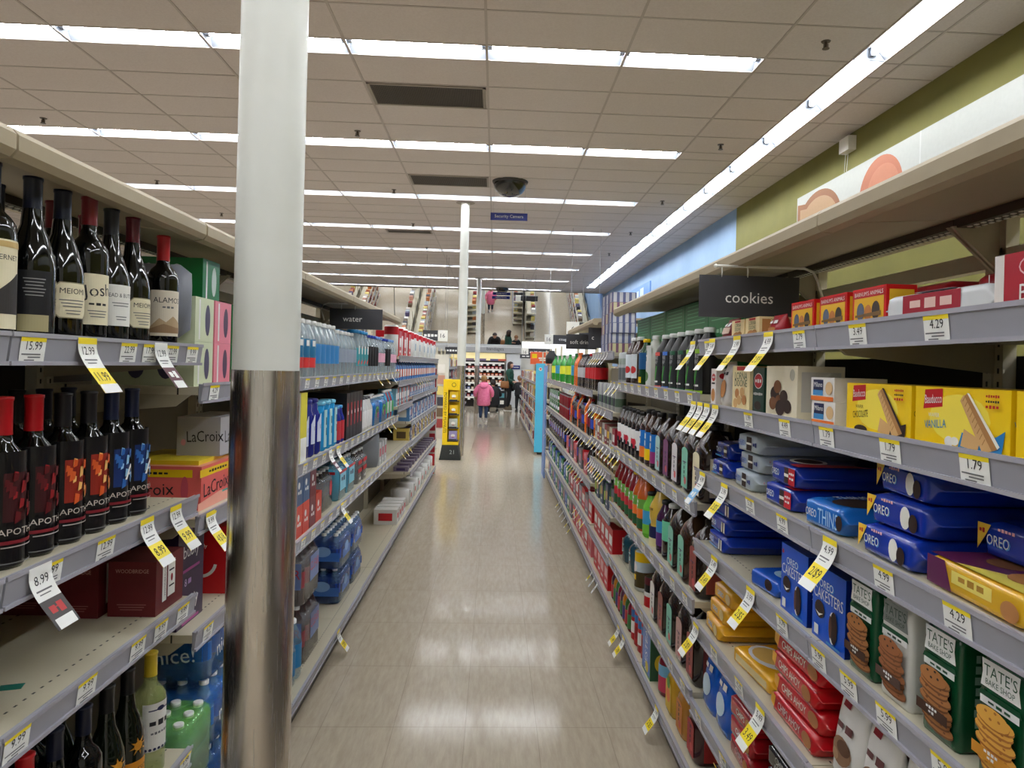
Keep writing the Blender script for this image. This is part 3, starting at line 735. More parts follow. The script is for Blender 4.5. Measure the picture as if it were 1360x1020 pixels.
setp('R', p, 1.985, zB, 'dark green mint cookie box with red oval badge')
p = carton('', .20, .12, .135, C(232, 222, 196, .5), [('e', .07, .112, .03, .03, C(180, 176, 160, .5))] + [('e', x, z, s, s * .7, m) for x, z, s, m in ((-.04, .06, .06, CHOC), (-.01, .04, .055, CKD), (.02, .055, .05, CHOC), (-.05, .035, .05, CKD), (.045, .03, .05, CHOC), (-.02, .08, .05, CKD), (.0, .025, .06, CHOC))], side=[('r', 0, .07, .1, .1, C(205, 200, 190, .5))])
setp('R', p, 1.825, zB, 'cream box picturing dark chocolate truffle cookies')
fr = [('r', -.02, .036, .05, .026, NAVY), ('t', 'Milano', -.02, .038, .012, .042, WHITE), ('r', -.02, .019, .05, .012, C(60, 140, 200, .4)), ('r', .0, .006, .11, .01, ORANGE), ('e', .035, .03, .035, .03, C(214, 178, 130, .5))]
p = carton('', .115, .12, .054, C(232, 228, 222, .4), fr, topm=C(222, 218, 210, .5))
for i in range(2): setp('R', p, 1.585 + .006 * i, zB + .0545 * i, 'white biscuit box with blue label, %s of the stack of two' % ('lower', 'upper')[i], 'stacked white biscuit boxes')
def wafer(fl):
    f = [('e', .0, .05, .15, .08, C(250, 226, 80, .4)), ('p', [(-.092, .062), (-.04, .068), (-.04, .098), (-.088, .095)], C(196, 24, 32, .35)), ('t', 'Bauducco', -.065, .080, .016, .046, WHITE, .07),
         ('t', 'WAFER', -.062, .053, .007, .03, WHITE if fl == 'V' else CKD)]
    f.append(('t', 'CHOCOLATE' if fl == 'C' else 'VANILLA', -.058, .038, .0145, .058, CHOC if fl == 'C' else C(40, 130, 190, .4), .1))
    if fl == 'V': f += [('p', [(.0, .0), (.10, .0), (.108, .04), (.09, .03), (.05, .02), (.012, .03)], C(40, 130, 195, .35)), ('e', -.02, .012, .022, .018, WHITE), ('e', -.005, .014, .02, .014, CREM)]
    else: f += [('e', -.055, .008, .05, .016, CHOC), ('p', [(.02, .0), (.10, .0), (.104, .03), (.06, .02)], CHOC)]
    f += [('p', [(.01, .008), (.05, .004), (.056, .022), (.018, .036)], WAF), ('p', [(.012, .085), (.025, .093), (.094, .012), (.070, .004)], WAFD), ('p', [(.008, .080), (.016, .090), (.082, .008), (.062, .003)], WAF),
          ('p', [(.024, .093), (.029, .093), (.099, .016), (.094, .012)], CHOC if fl == 'C' else CREM)]
    for i in range(9):
        t = i / 9; x, z = .014 + t * .056, .080 - t * .072; f.append(('p', [(x, z), (x + .006, z + .009), (x + .0072, z + .0078), (x + .0012, z - .0012)], WAFD))
    f += [('t', '0g TRANS FAT', .085, .09, .005, .03, RED), ('t', 'NET WT 5.0 OZ', .085, .082, .004, .03, INK), ('t', 'NEW LOOK', .085, .074, .006, .03, RED)]
    return f
wc = carton('', .232, .05, .1, YEP, wafer('C'), topm=YED, side=[('t', 'CHOCOLATE', 0, .05, .01, .04, CHOC)], name='wafer_box')
wv = carton('', .232, .05, .1, YEP, wafer('V'), topm=YED, side=[('t', 'VANILLA', 0, .05, .01, .04, LBLUE)], name='wafer_box')
setp('R', wc, 1.35, zB, 'yellow chocolate wafer box with red logo', inset=.02)
setp('R', wv, 1.105, zB, 'yellow vanilla wafer box with blue lettering', inset=.02)
setp('R', wv, .862, zB, 'yellow wafer box cut by the right frame edge, front one', inset=.02)
setp('R', wv, .862, zB + .101, 'yellow wafer box stacked on another at the right frame edge', inset=.045)
for i, y in enumerate((1.35, 1.105)): setp('R', wc, y, zB, 'yellow wafer box in the back row behind the %s one' % ('chocolate', 'vanilla')[i], inset=.08)
# --- third shelf: sandwich cookie packs
zC = HC[3]
def logo(x, z, h, w): return [('t', 'OREO', x + .0008, z - .0008, h * 1.08, w * 1.06, C(80, 160, 225, .4)), ('t', 'OREO', x, z, h, w, WHITE)]
def opk(w, d, h, m, extra, top=None): return flowpack('', w, d, h, m, logo(-.25 * w, h * .5, h * .30, w * .26) + extra, top=top)
pb = opk(.165, .27, .056, OREOB, [('r', .03, .028, .03, .034, CHOC), ('r', .03, .028, .03, .01, CREM), ('r', -.04, .008, .06, .005, LB)], top=[('e', 0, -.03, .12, .14, C(220, 225, 232, .4)), ('e', 0, -.03, .08, .09, CHOC)])
setp('R', pb, 2.34, zC, 'blue sandwich cookie pack at the far end, bottom one with teal sheen', 'far blue cookie packs on the third shelf', inset=.03)
setp('R', pb, 2.36, zC + .057, 'blue sandwich cookie pack at the far end of the third shelf, upper one', 'far blue cookie packs on the third shelf', inset=.05)
ps = opk(.185, .30, .055, SIL, [('r', .012, .028, .038, .040, CHOC), ('r', .012, .028, .038, .006, CREM), ('t', 'MEGA', .055, .028, .014, .03, OREOD), ('t', 'OREO', -.0465, .0275, .0165, .05, BLUE)])
for i, o_ in enumerate(('bottom', 'middle', 'top')): setp('R', ps, 2.10 - .012 * i, zC + .056 * i, 'silver foil sandwich cookie pack, %s of a stack of three' % o_, 'silver cookie packs', inset=.03 + .012 * (i % 2), rot=.03 * (i - 1))
pr = opk(.20, .29, .058, OREOB, [('r', .03, .029, .03, .040, CHOC), ('r', .03, .029, .03, .008, CREM), ('r', .066, .029, .042, .042, C(196, 24, 44, .35)), ('t', 'PEPPER', .066, .036, .007, .035, WHITE), ('t', 'MINT', .066, .024, .007, .03, WHITE), ('p', [(-.09, .044), (-.084, .044), (-.087, .052)], RED)],
         top=[('p', [(.03, -.14), (.09, -.14), (.09, .05), (.05, .02)], C(196, 24, 44, .35)), ('e', -.02, -.07, .12, .09, CREM), ('e', -.02, -.07, .09, .07, CHOC)])
for i, o_ in enumerate(('lower', 'upper')): setp('R', pr, 1.83 - .01 * i, zC + .059 * i, 'blue cookie pack with a crimson flavour panel, %s of two' % o_, 'blue and crimson cookie packs', inset=.025 + .01 * i, rot=-.04 * i)
pt = opk(.185, .24, .062, C(30, 112, 204, .18, coat=.6), [('t', 'THINS', .028, .030, .036, .085, C(170, 215, 245, .4)), ('e', .076, .03, .026, .034, CHOC)], top=[('e', .02, -.04, .11, .12, CHOC), ('t', 'THINS', -.05, -.02, .03, .08, WHITE, 1.57)])
setp('R', pt, 1.575, zC, 'lighter blue flat cookie pack with tall pale letters', inset=.02, rot=.05)
pm = opk(.20, .31, .060, OREOB, [('p', [(-.098, .008), (-.078, .035), (-.066, .054), (-.098, .054)], C(246, 200, 60, .4)), ('t', 'NEW', -.087, .042, .009, .015, RED), ('t', 'FAMILY SIZE', -.03, .050, .006, .04, C(240, 190, 200, .4)), ('e', .028, .030, .03, .042, CREM), ('e', .052, .024, .026, .034, CHOC)])
for i, o_ in enumerate(('bottom', 'middle', 'top')): setp('R', pm, 1.305 - .004 * i, zC + .061 * i, 'large blue cookie pack with yellow corner burst, %s of a stack of three' % o_, 'blue family size cookie packs', inset=(.02, .035, .05)[i], rot=(0, .03, -.05)[i])
pg = flowpack('', .26, .17, .052, C(226, 176, 40, .25, coat=.4), [('p', [(-.12, .004), (-.05, .004), (-.07, .05), (-.12, .05)], PURP), ('r', .0, .03, .10, .02, C(240, 220, 110, .4)), ('t', 'Golden', 0, .031, .012, .07, C(176, 130, 40, .5)), ('e', .09, .02, .04, .03, CK)],
              top=[('p', [(-.12, -.08), (.02, -.08), (.1, .06), (-.12, .06)], PURP), ('p', [(-.05, -.08), (.12, -.08), (.12, .02)], C(232, 214, 90, .4)), ('e', .05, -.02, .08, .07, CK), ('e', -.04, .0, .07, .06, CKD)])
setp('R', pg, 1.06, zC, 'yellow and purple cookie pack lying at the near end of the third shelf', inset=.02, rot=-.05)
setp('R', pm, 1.08, zC + .053, 'large blue cookie pack resting on the yellow and purple one', inset=.11)
# --- fourth shelf
zD = HC[2]
pd = opk(.19, .32, .055, OREOB, [('r', .04, .027, .012, .034, CREM), ('r', .052, .027, .012, .034, CHOC), ('r', .064, .027, .012, .034, CREM), ('r', -.02, .008, .09, .004, LB)])
for i, o_ in enumerate(('lowest', 'middle', 'topmost')): setp('R', pd, 2.345 + .006 * (i % 2), zD + .0555 * i, 'blue sandwich cookie pack, %s of the far stack on the fourth shelf' % o_, 'far blue cookie packs on the fourth shelf', inset=.03 + .008 * i, rot=.02 * (i - 1))
p = flowpack('', .17, .12, .045, C(30, 90, 200, .2, coat=.6), [('e', .03, .025, .04, .03, CHOC)], top=[('e', .02, 0, .09, .06, C(150, 190, 215, .4)), ('e', .03, 0, .05, .04, CHOC)])
setp('R', p, 1.91, zD, 'small loose blue cookie pouch beside the snack cake boxes', inset=.02, rot=.12)
cf = [('p', [(-.072, .14), (-.06, .14), (-.062, .15), (-.070, .15)], RED)] + logo(-.01, .128, .018, .065) + [('t', 'CAKESTERS', .0, .104, .026, .135, WHITE), ('e', -.038, .068, .046, .040, CHOC), ('p', [(-.058, .062), (-.04, .052), (-.02, .062), (-.04, .058)], CREM),
      ('e', .024, .046, .034, .070, CREM), ('e', .03, .048, .032, .070, CHOC), ('e', .015, .046, .014, .05, C(90, 58, 40, .6)), ('r', -.05, .02, .02, .022, WHITE), ('r', .03, .008, .06, .005, LB)]
pc = carton('', .152, .056, .165, C(18, 84, 200, .3), cf, sidem=OREOD, side=[('t', 'OREO', -.01, .085, .013, .05, WHITE, 1.57), ('t', 'CAKESTERS', .008, .085, .011, .09, LB, 1.57), ('e', -.005, .014, .02, .012, RED)], topm=OREOD)
setp('R', pc, 1.705, zD, 'farther of two blue soft snack cake boxes', 'snack cake boxes', inset=.02)
setp('R', pc, 1.525, zD, 'nearer of two blue soft snack cake boxes', 'snack cake boxes', inset=.02)
setp('R', pc, 1.71, zD, 'blue soft snack cake box in the back row', inset=.085)
def tates(bg, cookie, band, cd, banner=DKGREEN, plate=WHITE, ink=DKGREEN):
    it = [('p', [(-.041, .137), (.041, .137), (.037, .158), (.039, .178), (-.039, .178), (-.037, .158)], plate), ('t', "TATE'S", 0, .163, .018, .068, ink), ('t', 'BAKE SHOP', 0, .146, .009, .06, ink),
          ('p', [(-.044, .122), (.044, .122), (.040, .131), (-.040, .131)], banner), ('p', [(-.040, .112), (.040, .112), (.040, .123), (-.040, .123)], WHITE), ('t', 'COOKIES', 0, .1175, .005, .05, ink)]
    n = 9
    for i in range(n):
        z = .020 + i * .0098 + .004; x = (.004, -.003, .002, .005, -.004)[i % 5]
        it += [('e', x, z - .0028, .076, .0215, cd), ('e', x, z, .076, .0200, cookie), ('e', x - .018, z - .003, .007, .0035, cd), ('e', x + .016, z - .004, .006, .003, cd)]
    it += [('e', .0, .102, .070, .030, cd), ('e', .0, .1035, .070, .028, cookie)] + [('e', x, z, .006, .004, CHOC if cd is CKD else cd) for x, z in ((-.014, .109), (.006, .113), (.014, .104), (-.003, .101))]
    it += [('r', 0, .046, .082, .017, band), ('t', 'Chocolate', 0, .051, .006, .03, WHITE), ('t', 'Chip', 0, .044, .005, .016, WHITE)]
    return it
TG = C(16, 74, 44, .25, coat=.3)
t1 = bag('', .096, .062, .192, TG, tates(TG, C(176, 116, 64, .7), C(70, 44, 30, .6), CKD), side=[('t', 'CRISPY COOKIES', 0, .1, .012, .12, C(120, 150, 130, .5), 1.57)])
t2 = bag('', .096, .062, .192, C(214, 212, 205, .35), tates(0, C(158, 98, 58, .7), C(84, 62, 52, .6), CKD, plate=C(120, 124, 120, .5), ink=C(40, 66, 50, .5)))
t4 = bag('', .096, .062, .192, TG, tates(TG, C(226, 168, 70, .7), C(206, 140, 40, .6), C(176, 110, 44, .7)))
setp('R', t1, 1.385, zD, 'green gabled cookie bag with brown label band beside the blue cake boxes', inset=.02)
setp('R', t2, 1.265, zD, 'white gabled cookie bag between two green ones', inset=.02)
setp('R', t1, 1.135, zD, 'green gabled cookie bag right of the white one', inset=.02)
setp('R', t4, .995, zD, 'green gabled cookie bag with golden thin cookies at the right frame edge', inset=.02)
setp('R', t1, .87, zD, 'green gabled cookie bag nearest the camera', inset=.02)
for i, (y, q) in enumerate(((1.385, t1), (1.265, t2), (1.135, t1), (.995, t1))): setp('R', q, y, zD, 'gabled cookie bag in the back row, %s from the cake boxes' % ordn[i], 'back row of gabled cookie bags', inset=.09)
# --- fifth shelf
zE = HC[1]
GO = C(238, 176, 36, .2, coat=.5)
pgo = flowpack('', .19, .24, .054, GO, logo(-.02, .028, .016, .05) + [('e', .045, .027, .04, .034, C(220, 196, 130, .5)), ('r', -.02, .009, .1, .004, C(120, 80, 20, .5))], top=[('e', 0, 0, .13, .14, C(226, 190, 110, .5))])
for i, o_ in enumerate(('bottom', 'middle', 'top')): setp('R', pgo, 2.33 - .01 * i, zE + .055 * i, 'golden yellow sandwich cookie pack, %s of a stack of three' % o_, 'golden cookie packs', inset=.02 + .012 * i, rot=.05 * (i - 1))
pgf = flowpack('', .27, .16, .045, GO, [('r', 0, .02, .2, .02, C(226, 206, 150, .5))], top=[('e', -.02, -.01, .18, .11, C(220, 222, 228, .35)), ('e', -.03, -.01, .13, .085, C(222, 180, 96, .5)), ('t', 'OREO', .05, .03, .03, .11, INK), ('t', 'OREO', .048, .032, .028, .1, WHITE)])
setp('R', pgf, 2.01, zE, 'flat golden cookie pack lying beside the red stack', inset=.03, rot=.08)
prc = flowpack('', .27, .22, .052, REDP, [('p', [(-.125, .02), (-.105, .012), (-.095, .044), (-.122, .046)], C(236, 170, 60, .5)), ('t', 'CHIPS AHOY', -.015, .028, .020, .13, C(226, 214, 205, .5)), ('e', .085, .026, .05, .034, C(176, 116, 70, .6))],
               top=[('e', .0, -.02, .18, .1, C(150, 30, 30, .4)), ('e', .01, -.02, .14, .075, CKD), ('e', -.08, .04, .05, .05, C(226, 190, 120, .5))])
for i in range(4): setp('R', prc, 1.695 + (.004, -.006, .006, 0)[i], zE + .053 * i, 'bright red chip cookie pack, %s from the bottom of the stack of four' % ordn[i], 'red cookie packs stacked four high', inset=.02 + .006 * (i % 2), rot=(.0, .03, -.02, .02)[i])
prt = flowpack('', .18, .24, .05, C(120, 30, 34, .3), [('t', 'CHEWY', 0, .025, .016, .1, WHITE)])
pw = bag('', .115, .07, .185, C(222, 219, 214, .3), [('r', -.02, .165, .03, .012, C(140, 20, 30, .4)), ('e', 0, .075, .075, .058, C(140, 106, 80, .7)), ('e', .01, .085, .05, .03, C(96, 66, 46, .7)), ('e', -.02, .062, .03, .024, C(170, 134, 100, .7)), ('t', 'bites', 0, .125, .018, .07, C(100, 60, 60, .5))], kind='pouch')
for i, y in enumerate((1.475, 1.355)): setp('R', pw, y, zE, 'white cookie bite pouch, %s from the red stack' % ordn[i], 'white cookie pouches', inset=.03)
pw2 = bag('', .125, .07, .19, C(228, 224, 220, .3), [('t', 'crumbs', 0, .13, .030, .10, INK), ('e', 0, .06, .07, .05, WAFD)], kind='pouch')
for i, y in enumerate((1.22, 1.08)): setp('R', pw2, y, zE, 'white pouch with dark lettering, %s right of the red stack' % ordn[i + 1], 'white pouches with dark lettering', inset=.03)
setp('R', prt, 1.45, zE + .0, 'dark crimson cookie pack behind the white pouches', inset=.13)
# --- sixth shelf and base
zF = HC[0]
p = bag('', .13, .08, .215, C(20, 96, 205, .2, coat=.5), [('e', 0, .09, .08, .07, C(200, 220, 236, .4)), ('t', 'MINI', 0, .15, .022, .08, WHITE)], kind='pouch')
for i, y in enumerate((2.385, 2.24)): setp('R', p, y, zF, 'shiny blue cookie bag on the sixth shelf, %s from the far end' % ordn[i], 'blue cookie bags on the sixth shelf', inset=.02)
prd = flowpack('', .20, .20, .058, C(170, 16, 30, .2, coat=.5), [('t', 'CHIPS', 0, .03, .018, .1, WHITE), ('e', .06, .028, .04, .034, CK)])
for i in range(4):
    if i < 3: setp('R', prd, 2.05, zF + .059 * i, 'dark red cookie pack, %s from the bottom below the golden pack' % ordn[i], 'dark red cookie packs on the sixth shelf', inset=.02, rot=.03 * (i - 1))
pk = flowpack('', .26, .20, .055, C(26, 24, 28, .2, coat=.5), [('t', 'CHIPS', -.03, .038, .018, .14, WHITE), ('t', 'AHOY!', -.03, .018, .018, .14, WHITE)], top=[('t', 'CHIPS AHOY!', 0, -.03, .04, .22, C(180, 186, 196, .4)), ('e', 0, .04, .09, .07, CKD)])
for i in range(3): setp('R', pk, 1.75, zF + .056 * i, 'black chip cookie pack, %s from the bottom below the red stack' % ordn[i], 'black cookie packs', inset=.03)
pb2 = flowpack('', .18, .22, .055, C(34, 30, 30, .25, coat=.4), [('r', 0, .05, .16, .006, YEP), ('t', 'FUDGE', 0, .028, .016, .1, YEP)], top=[('r', 0, -.09, .16, .02, YEP), ('e', 0, 0, .12, .1, CKD)])
for i in range(3): setp('R', pb2, 2.26, .13 + .004 + .056 * i, 'black and yellow fudge cookie pack, %s from the bottom on the base deck' % ordn[i], 'black and yellow cookie packs', inset=.02 + .02 * i)

# hanging cookies sign: plate, two hooks, curved white arm
def hang_sign(x0, x1, y, z0, z1, text, tx, th, label, arm=None, name='aisle_sign', plate=C(58, 58, 62, .5)):
    e = empty(name, ((x0 + x1) / 2, y, z0)); w = x1 - x0; h = z1 - z0
    b = MB(); b.box(-w / 2, w / 2, -.002, .002, 0, h, plate); b.art([('t', text, tx, h * .48, th, None, WHITE)], planeF(-.002)); b.obj('sign_plate', e)
    if arm:
        b = MB(); W = C(225, 224, 218, .4)
        for s in (-.28, -.02):
            b.tube([(s * w, 0, h + .028), (s * w, -.004, h + .01), (s * w, 0, h - .006), (s * w, .006, h - .002)], .0022, W, 6)
        b.tube([(-.34 * w, 0, h + .028)] + [(arm * t, 0, h + .028) for t in (0, .5, .8)] + [(arm * .93, 0, h + .018), (arm, 0, h - .01), (arm + .02, 0, h - .07)], .004, W, 8)
        b.lathe([(.001, h + .022), (.0065, h + .025), (.0065, h + .031), (.001, h + .034)], W, 8, cx=-.34 * w); b.obj('sign_arm', e)
    tag(e, label, 'sign', 'hanging category signs')
    return e
hang_sign(.605, .91, 2.1, 1.712, 1.838, 'cookies', .0, .035, 'dark grey hanging sign reading cookies on a white wire arm', arm=.21)
# ---------------------------------------------------------------- right run, drink bays
HB = [.42, .74, 1.085, 1.472]
tg = ['4.29', '3.99', '2.49', '5.49', '1.99', '3.29']
def autolab(y0, y1, n): return [(y0 + (y1 - y0) * (i + .5) / n, tg[(i * 7) % 6]) for i in range(n)]
for k, nm in ((2, 'next beyond the cookies sign'), (3, 'second beyond the cookies sign')):
    y0, y1 = RB(k), RB(k + 1)
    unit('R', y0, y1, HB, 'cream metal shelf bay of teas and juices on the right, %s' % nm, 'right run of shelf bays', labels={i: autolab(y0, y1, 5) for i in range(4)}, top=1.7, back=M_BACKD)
unit('R', RB(4), RB(5), [.39, .64, .90, 1.05, 1.284, 1.655], 'shelf bay without canopy on the right holding tall can stacks', 'right run of shelf bays', canopy=False, slots=.06, top=1.9)
for k in range(5, 10):
    unit('R', RB(k), RB(k + 1), [.40, .70, 1.015, 1.384], 'shelf bay of soft drinks on the right, %s beyond the tall can stacks' % ordn[k - 5], 'right run of shelf bays', canopy=k in (5, 6), slots=.06, top=1.55)
# end panels of the run
b = MB(); b.box(-.01, .01, 0, .45, 0, 1.56, C(112, 142, 198, .5)); o = b.obj('blue_partition', None, (.715, RB(10) + .012, 0), 0); tag(o, 'blue end panel closing the right run of drink shelves', 'panel')
TEA = C(52, 26, 14, .12, coat=.7); TEAD = C(34, 20, 14, .12, coat=.7); LEMON = C(196, 150, 60, .12, coat=.6); MINT = C(130, 196, 172, .5); BLK = C(20, 19, 20, .3)
CAPW = C(228, 228, 226, .4); COLA = C(26, 12, 10, .1, coat=.7); GRN = C(40, 140, 44, .12, coat=.5); CLR = C(200, 214, 220, .08, alpha=.42, vary=0, coat=.6)
sl = ['on the top drink shelf', 'on the second drink shelf', 'on the third drink shelf', 'on the fourth drink shelf', 'on the drink base deck']
zz = [1.472, 1.085, .74, .42, .14]
# green cases in the back, two high
gc_art = [('r', 0, .175 - i * .016, .27, .0035, C(120, 190, 140, .5)) for i in range(6)] + [('r', -.12, .03, .07, .04, C(210, 220, 210, .5)), ('t', 'GINGER ALE', .03, .05, .022, .2, C(170, 215, 180, .5))]
pgc = carton('', .355, .14, .19, C(16, 118, 60, .35), gc_art, side=[('r', 0, .1, .08, .012, C(120, 190, 140, .5))], name='drink_case', cat='drink case')
for i in range(5):
    for j in range(2):
        setp('R', pgc, 2.66 + .362 * i, 1.472 + .1905 * j, 'dark green drink case, %s row, %s from the cookies sign' % (('lower', 'upper')[j], ordn[i]), 'green drink cases', inset=.135)
# top shelf bottles (from near to far)
ft = lambda m, t, tc=WHITE: [('r', 0, .15, .05, .006, tc), ('t', t, 0, .19, .02, .05, tc)]
def tall_label(acc, txt, main=C(44, 46, 48, .35)):
    return [('r', 0, .082, .085, .164, main), ('r', 0, .156, .07, .016, acc), ('t', 'PURE', 0, .138, .016, .055, C(190, 190, 190, .4)), ('t', 'LEAF', 0, .118, .016, .055, C(190, 190, 190, .4)),
            ('p', [(-.02, .10), (-.014, .10), (0, .05), (0, .035), (-.004, .035)], C(70, 170, 60, .5)), ('p', [(.02, .10), (.014, .10), (0, .05), (0, .035), (.004, .035)], C(70, 170, 60, .5)), ('t', txt, 0, .03, .008, .06, WHITE), ('r', 0, .006, .088, .012, acc)]
def teabottle(acc, txt, liq=BLK): return bottle('', 'drink bottle', .245, .050, liq, CAPW, None, art=tall_label(acc, txt), neck=.018, name='tea_bottle')
LIME = C(150, 200, 50, .5)
for i, (y, acc, tx, nm) in enumerate(((2.58, LIME, 'LEMON', 'lime'), (2.70, LIME, 'LEMON', 'lime'), (2.83, C(40, 100, 70, .5), 'UNSWEET', 'dark green'), (2.96, C(40, 100, 70, .5), 'UNSWEET', 'dark green'), (3.09, C(70, 120, 210, .5), 'SWEET', 'blue'), (3.23, C(220, 90, 80, .5), 'PEACH', 'coral'))):
    setp('R', teabottle(acc, tx), y, zz[0], 'black labelled tea bottle with a %s band, %s along the top drink shelf' % (nm, ordn[i]), 'black labelled tea bottles', inset=.012)
p = bottle('', 'drink bottle', .25, .048, C(190, 190, 180, .2), CAPW, None, art=[('r', 0, .10, .08, .2, C(205, 208, 204, .5)), ('t', 'PEACH', 0, .15, .02, .06, C(70, 110, 100, .5), 1.57), ('e', 0, .05, .05, .05, C(80, 120, 60, .5))], neck=.018, name='tea_bottle')
setp('R', p, 3.42, zz[0], 'pale grey labelled tea bottle between coral and yellow capped bottles', inset=.01)
p = bottle('', 'drink bottle', .24, .04, C(20, 60, 30, .15), YEP, C(14, 80, 130, .4), art=[('r', 0, .03, .05, .03, YEP)], neck=.016, name='juice_bottle')
setp('R', p, 3.60, zz[0], 'green juice bottle with yellow cap and blue label', inset=.01)
p = bottle('', 'drink bottle', .26, .052, TEA, CAPW, None, art=[('r', 0, .10, .10, .13, C(206, 214, 218, .5)), ('e', .02, .08, .05, .04, C(190, 40, 40, .5)), ('e', -.02, .07, .03, .04, C(90, 160, 60, .5))], neck=.019, name='juice_bottle')
for i, y in enumerate((3.80, 3.96)): setp('R', p, y, zz[0], 'amber juice bottle with white cap and fruit label, %s one' % ('nearer', 'farther')[i], 'amber juice bottles', inset=.01)
p = jug('', C(48, 42, 38, .12, alpha=.75, coat=.6), C(160, 160, 160, .4), C(60, 56, 52, .4), h=.24, w=.13)

# grey clear-pack columns on the far end of the top shelf
for i, y in enumerate((4.10, 4.20)):
    p = can('', .045, .18, C(176, 180, 182, .3), [(.1, .5, C(96, 100, 104, .4)), (.6, .8, C(150, 160, 150, .4))], name='drink_tube')
    setp('R', p, y, zz[0], 'grey silver drink tube, %s at the far end of the top drink shelf' % ordn[i], 'silver drink tubes', inset=.01)
# second drink shelf: jugs near, bottles farther
def ajug(lm, nm, y, z, i, shelf, body=TEAD, art=None, h=.275, ins=.012, lblname=None):
    setp('R', jug('', body, C(30, 26, 24, .35), lm, art=art, h=h), y, z, 'dark brown tea jug with %s label, %s %s' % (nm, ordn[i], shelf), 'tea jugs', inset=ins)
scr = [('r', .0, .12, .05, .004, C(90, 60, 110, .5)), ('t', 'SWEET TEA', 0, .09, .014, .07, INK, 1.57), ('e', .015, .05, .03, .03, C(210, 90, 90, .5))]
for i, (y, lm, nm) in enumerate(((2.54, C(226, 214, 180, .5), 'cream'), (2.695, MINT, 'mint'), (2.85, C(214, 208, 210, .5), 'white'), (3.0, C(120, 70, 110, .5), 'purple'), (3.15, C(170, 205, 200, .5), 'pale teal'))):
    ajug(lm, nm, y, zz[1], i, 'along the second drink shelf', art=scr)
ob = C(20, 110, 190, .4)
for i, y in enumerate((3.30, 3.42, 3.54)):
    setp('R', bottle('', 'drink bottle', .27, .052, (COLA, TEA, TEA)[i], BLK, [(.12, .32, (C(150, 40, 110, .5), YEP, ORANGE)[i]), (.32, .62, ob)], art=[('t', 'PLAYA', 0, .13, .03, .07, WHITE, 1.57)], neck=.018, name='juice_bottle'), y, zz[1],
         'dark juice bottle with blue and %s label on the second drink shelf' % ('magenta', 'yellow', 'orange')[i], inset=.012)
for i in range(6):
    y = 3.66 + .105 * i
    setp('R', bottle('', 'drink bottle', .25, .045, COLA, BLK, [(.2, .4, C(200, 40, 60, .5) if i % 2 else WHITE), (.4, .6, C(230, 228, 226, .5))], art=[('e', 0, .09, .03, .03, RED), ('e', .01, .06, .03, .03, INK)], neck=.016, name='juice_bottle'), y, zz[1],
         'dark juice bottle with white and red label, %s past the orange labelled one' % ordn[i], 'white and red labelled juice bottles', inset=.012)
# third drink shelf
setp('R', jug('', TEAD, C(30, 26, 24, .35), C(150, 70, 60, .5), art=scr), 2.55, zz[2], 'brown jug with rust coloured label at the near end of the third drink shelf', inset=.012)
for i, y in enumerate((2.72, 2.88)): setp('R', jug('', (C(60, 34, 20, .1, alpha=.9, coat=.7), TEAD)[i], C(30, 26, 24, .35), MINT, art=scr), y, zz[2], 'brown tea jug with mint label, %s one on the third drink shelf' % ('nearer', 'farther')[i], 'mint jugs third shelf', inset=.012)
setp('R', bottle('', 'drink bottle', .24, .048, COLA, CAPW, C(110, 200, 160, .5), neck=.018), 3.02, zz[2], 'dark bottle with pale green label and white cap', inset=.012)
setp('R', bottle('', 'drink bottle', .235, .045, C(60, 20, 60, .1, coat=.6), BLK, [(.15, .4, C(90, 40, 120, .5)), (.4, .62, C(60, 150, 200, .5))], neck=.018), 3.13, zz[2], 'purple juice bottle with blue and violet label', inset=.012)
setp('R', bottle('', 'drink bottle', .27, .058, C(214, 178, 70, .12, coat=.6), NAVY, [(.0, .14, C(226, 216, 160, .5)), (.14, .34, C(26, 30, 80, .5))], art=[('t', 'SIMPLY', 0, .17, .014, .07, C(120, 90, 20, .5))], neck=.024, grip=True, name='juice_bottle'), 3.27, zz[2], 'large pale yellow lemonade bottle with navy cap', inset=.012)
setp('R', bottle('', 'drink bottle', .27, .05, C(214, 190, 120, .12, coat=.6), CAPW, None, neck=.024), 3.22, zz[2], 'pale drink bottle with white cap behind the lemonade', inset=.14)
setp('R', bottle('', 'drink bottle', .22, .043, C(110, 190, 60, .2), BLK, [(.1, .3, C(120, 200, 60, .5)), (.3, .6, C(60, 160, 210, .5))], neck=.018), 3.42, zz[2], 'bottle with sky blue and lime label beside the lemonade', inset=.012)
OG = C(200, 92, 20, .1, coat=.7); RJ = C(130, 14, 18, .1, coat=.7)
for i in range(7):
    y = 3.56 + .115 * i; liq = OG if i in (0, 1) else RJ
    setp('R', bottle('', 'drink bottle', .27, .05, liq, (ORANGE if i < 2 else RED) if i != 2 else YEP, [(.05, .24, C(40, 90, 50, .5)), (.24, .42, ORANGE if i < 2 else C(190, 40, 50, .5)), (.42, .6, C(110, 170, 70, .5))], art=[('t', 'SPLASH', 0, .13, .022, .06, WHITE, 1.2)], neck=.02, grip=True, name='juice_bottle'), y, zz[2],
         '%s juice bottle with green label, %s past the lemonade' % ('orange' if i < 2 else 'red', ordn[i]), 'gripped juice bottles', inset=.012)
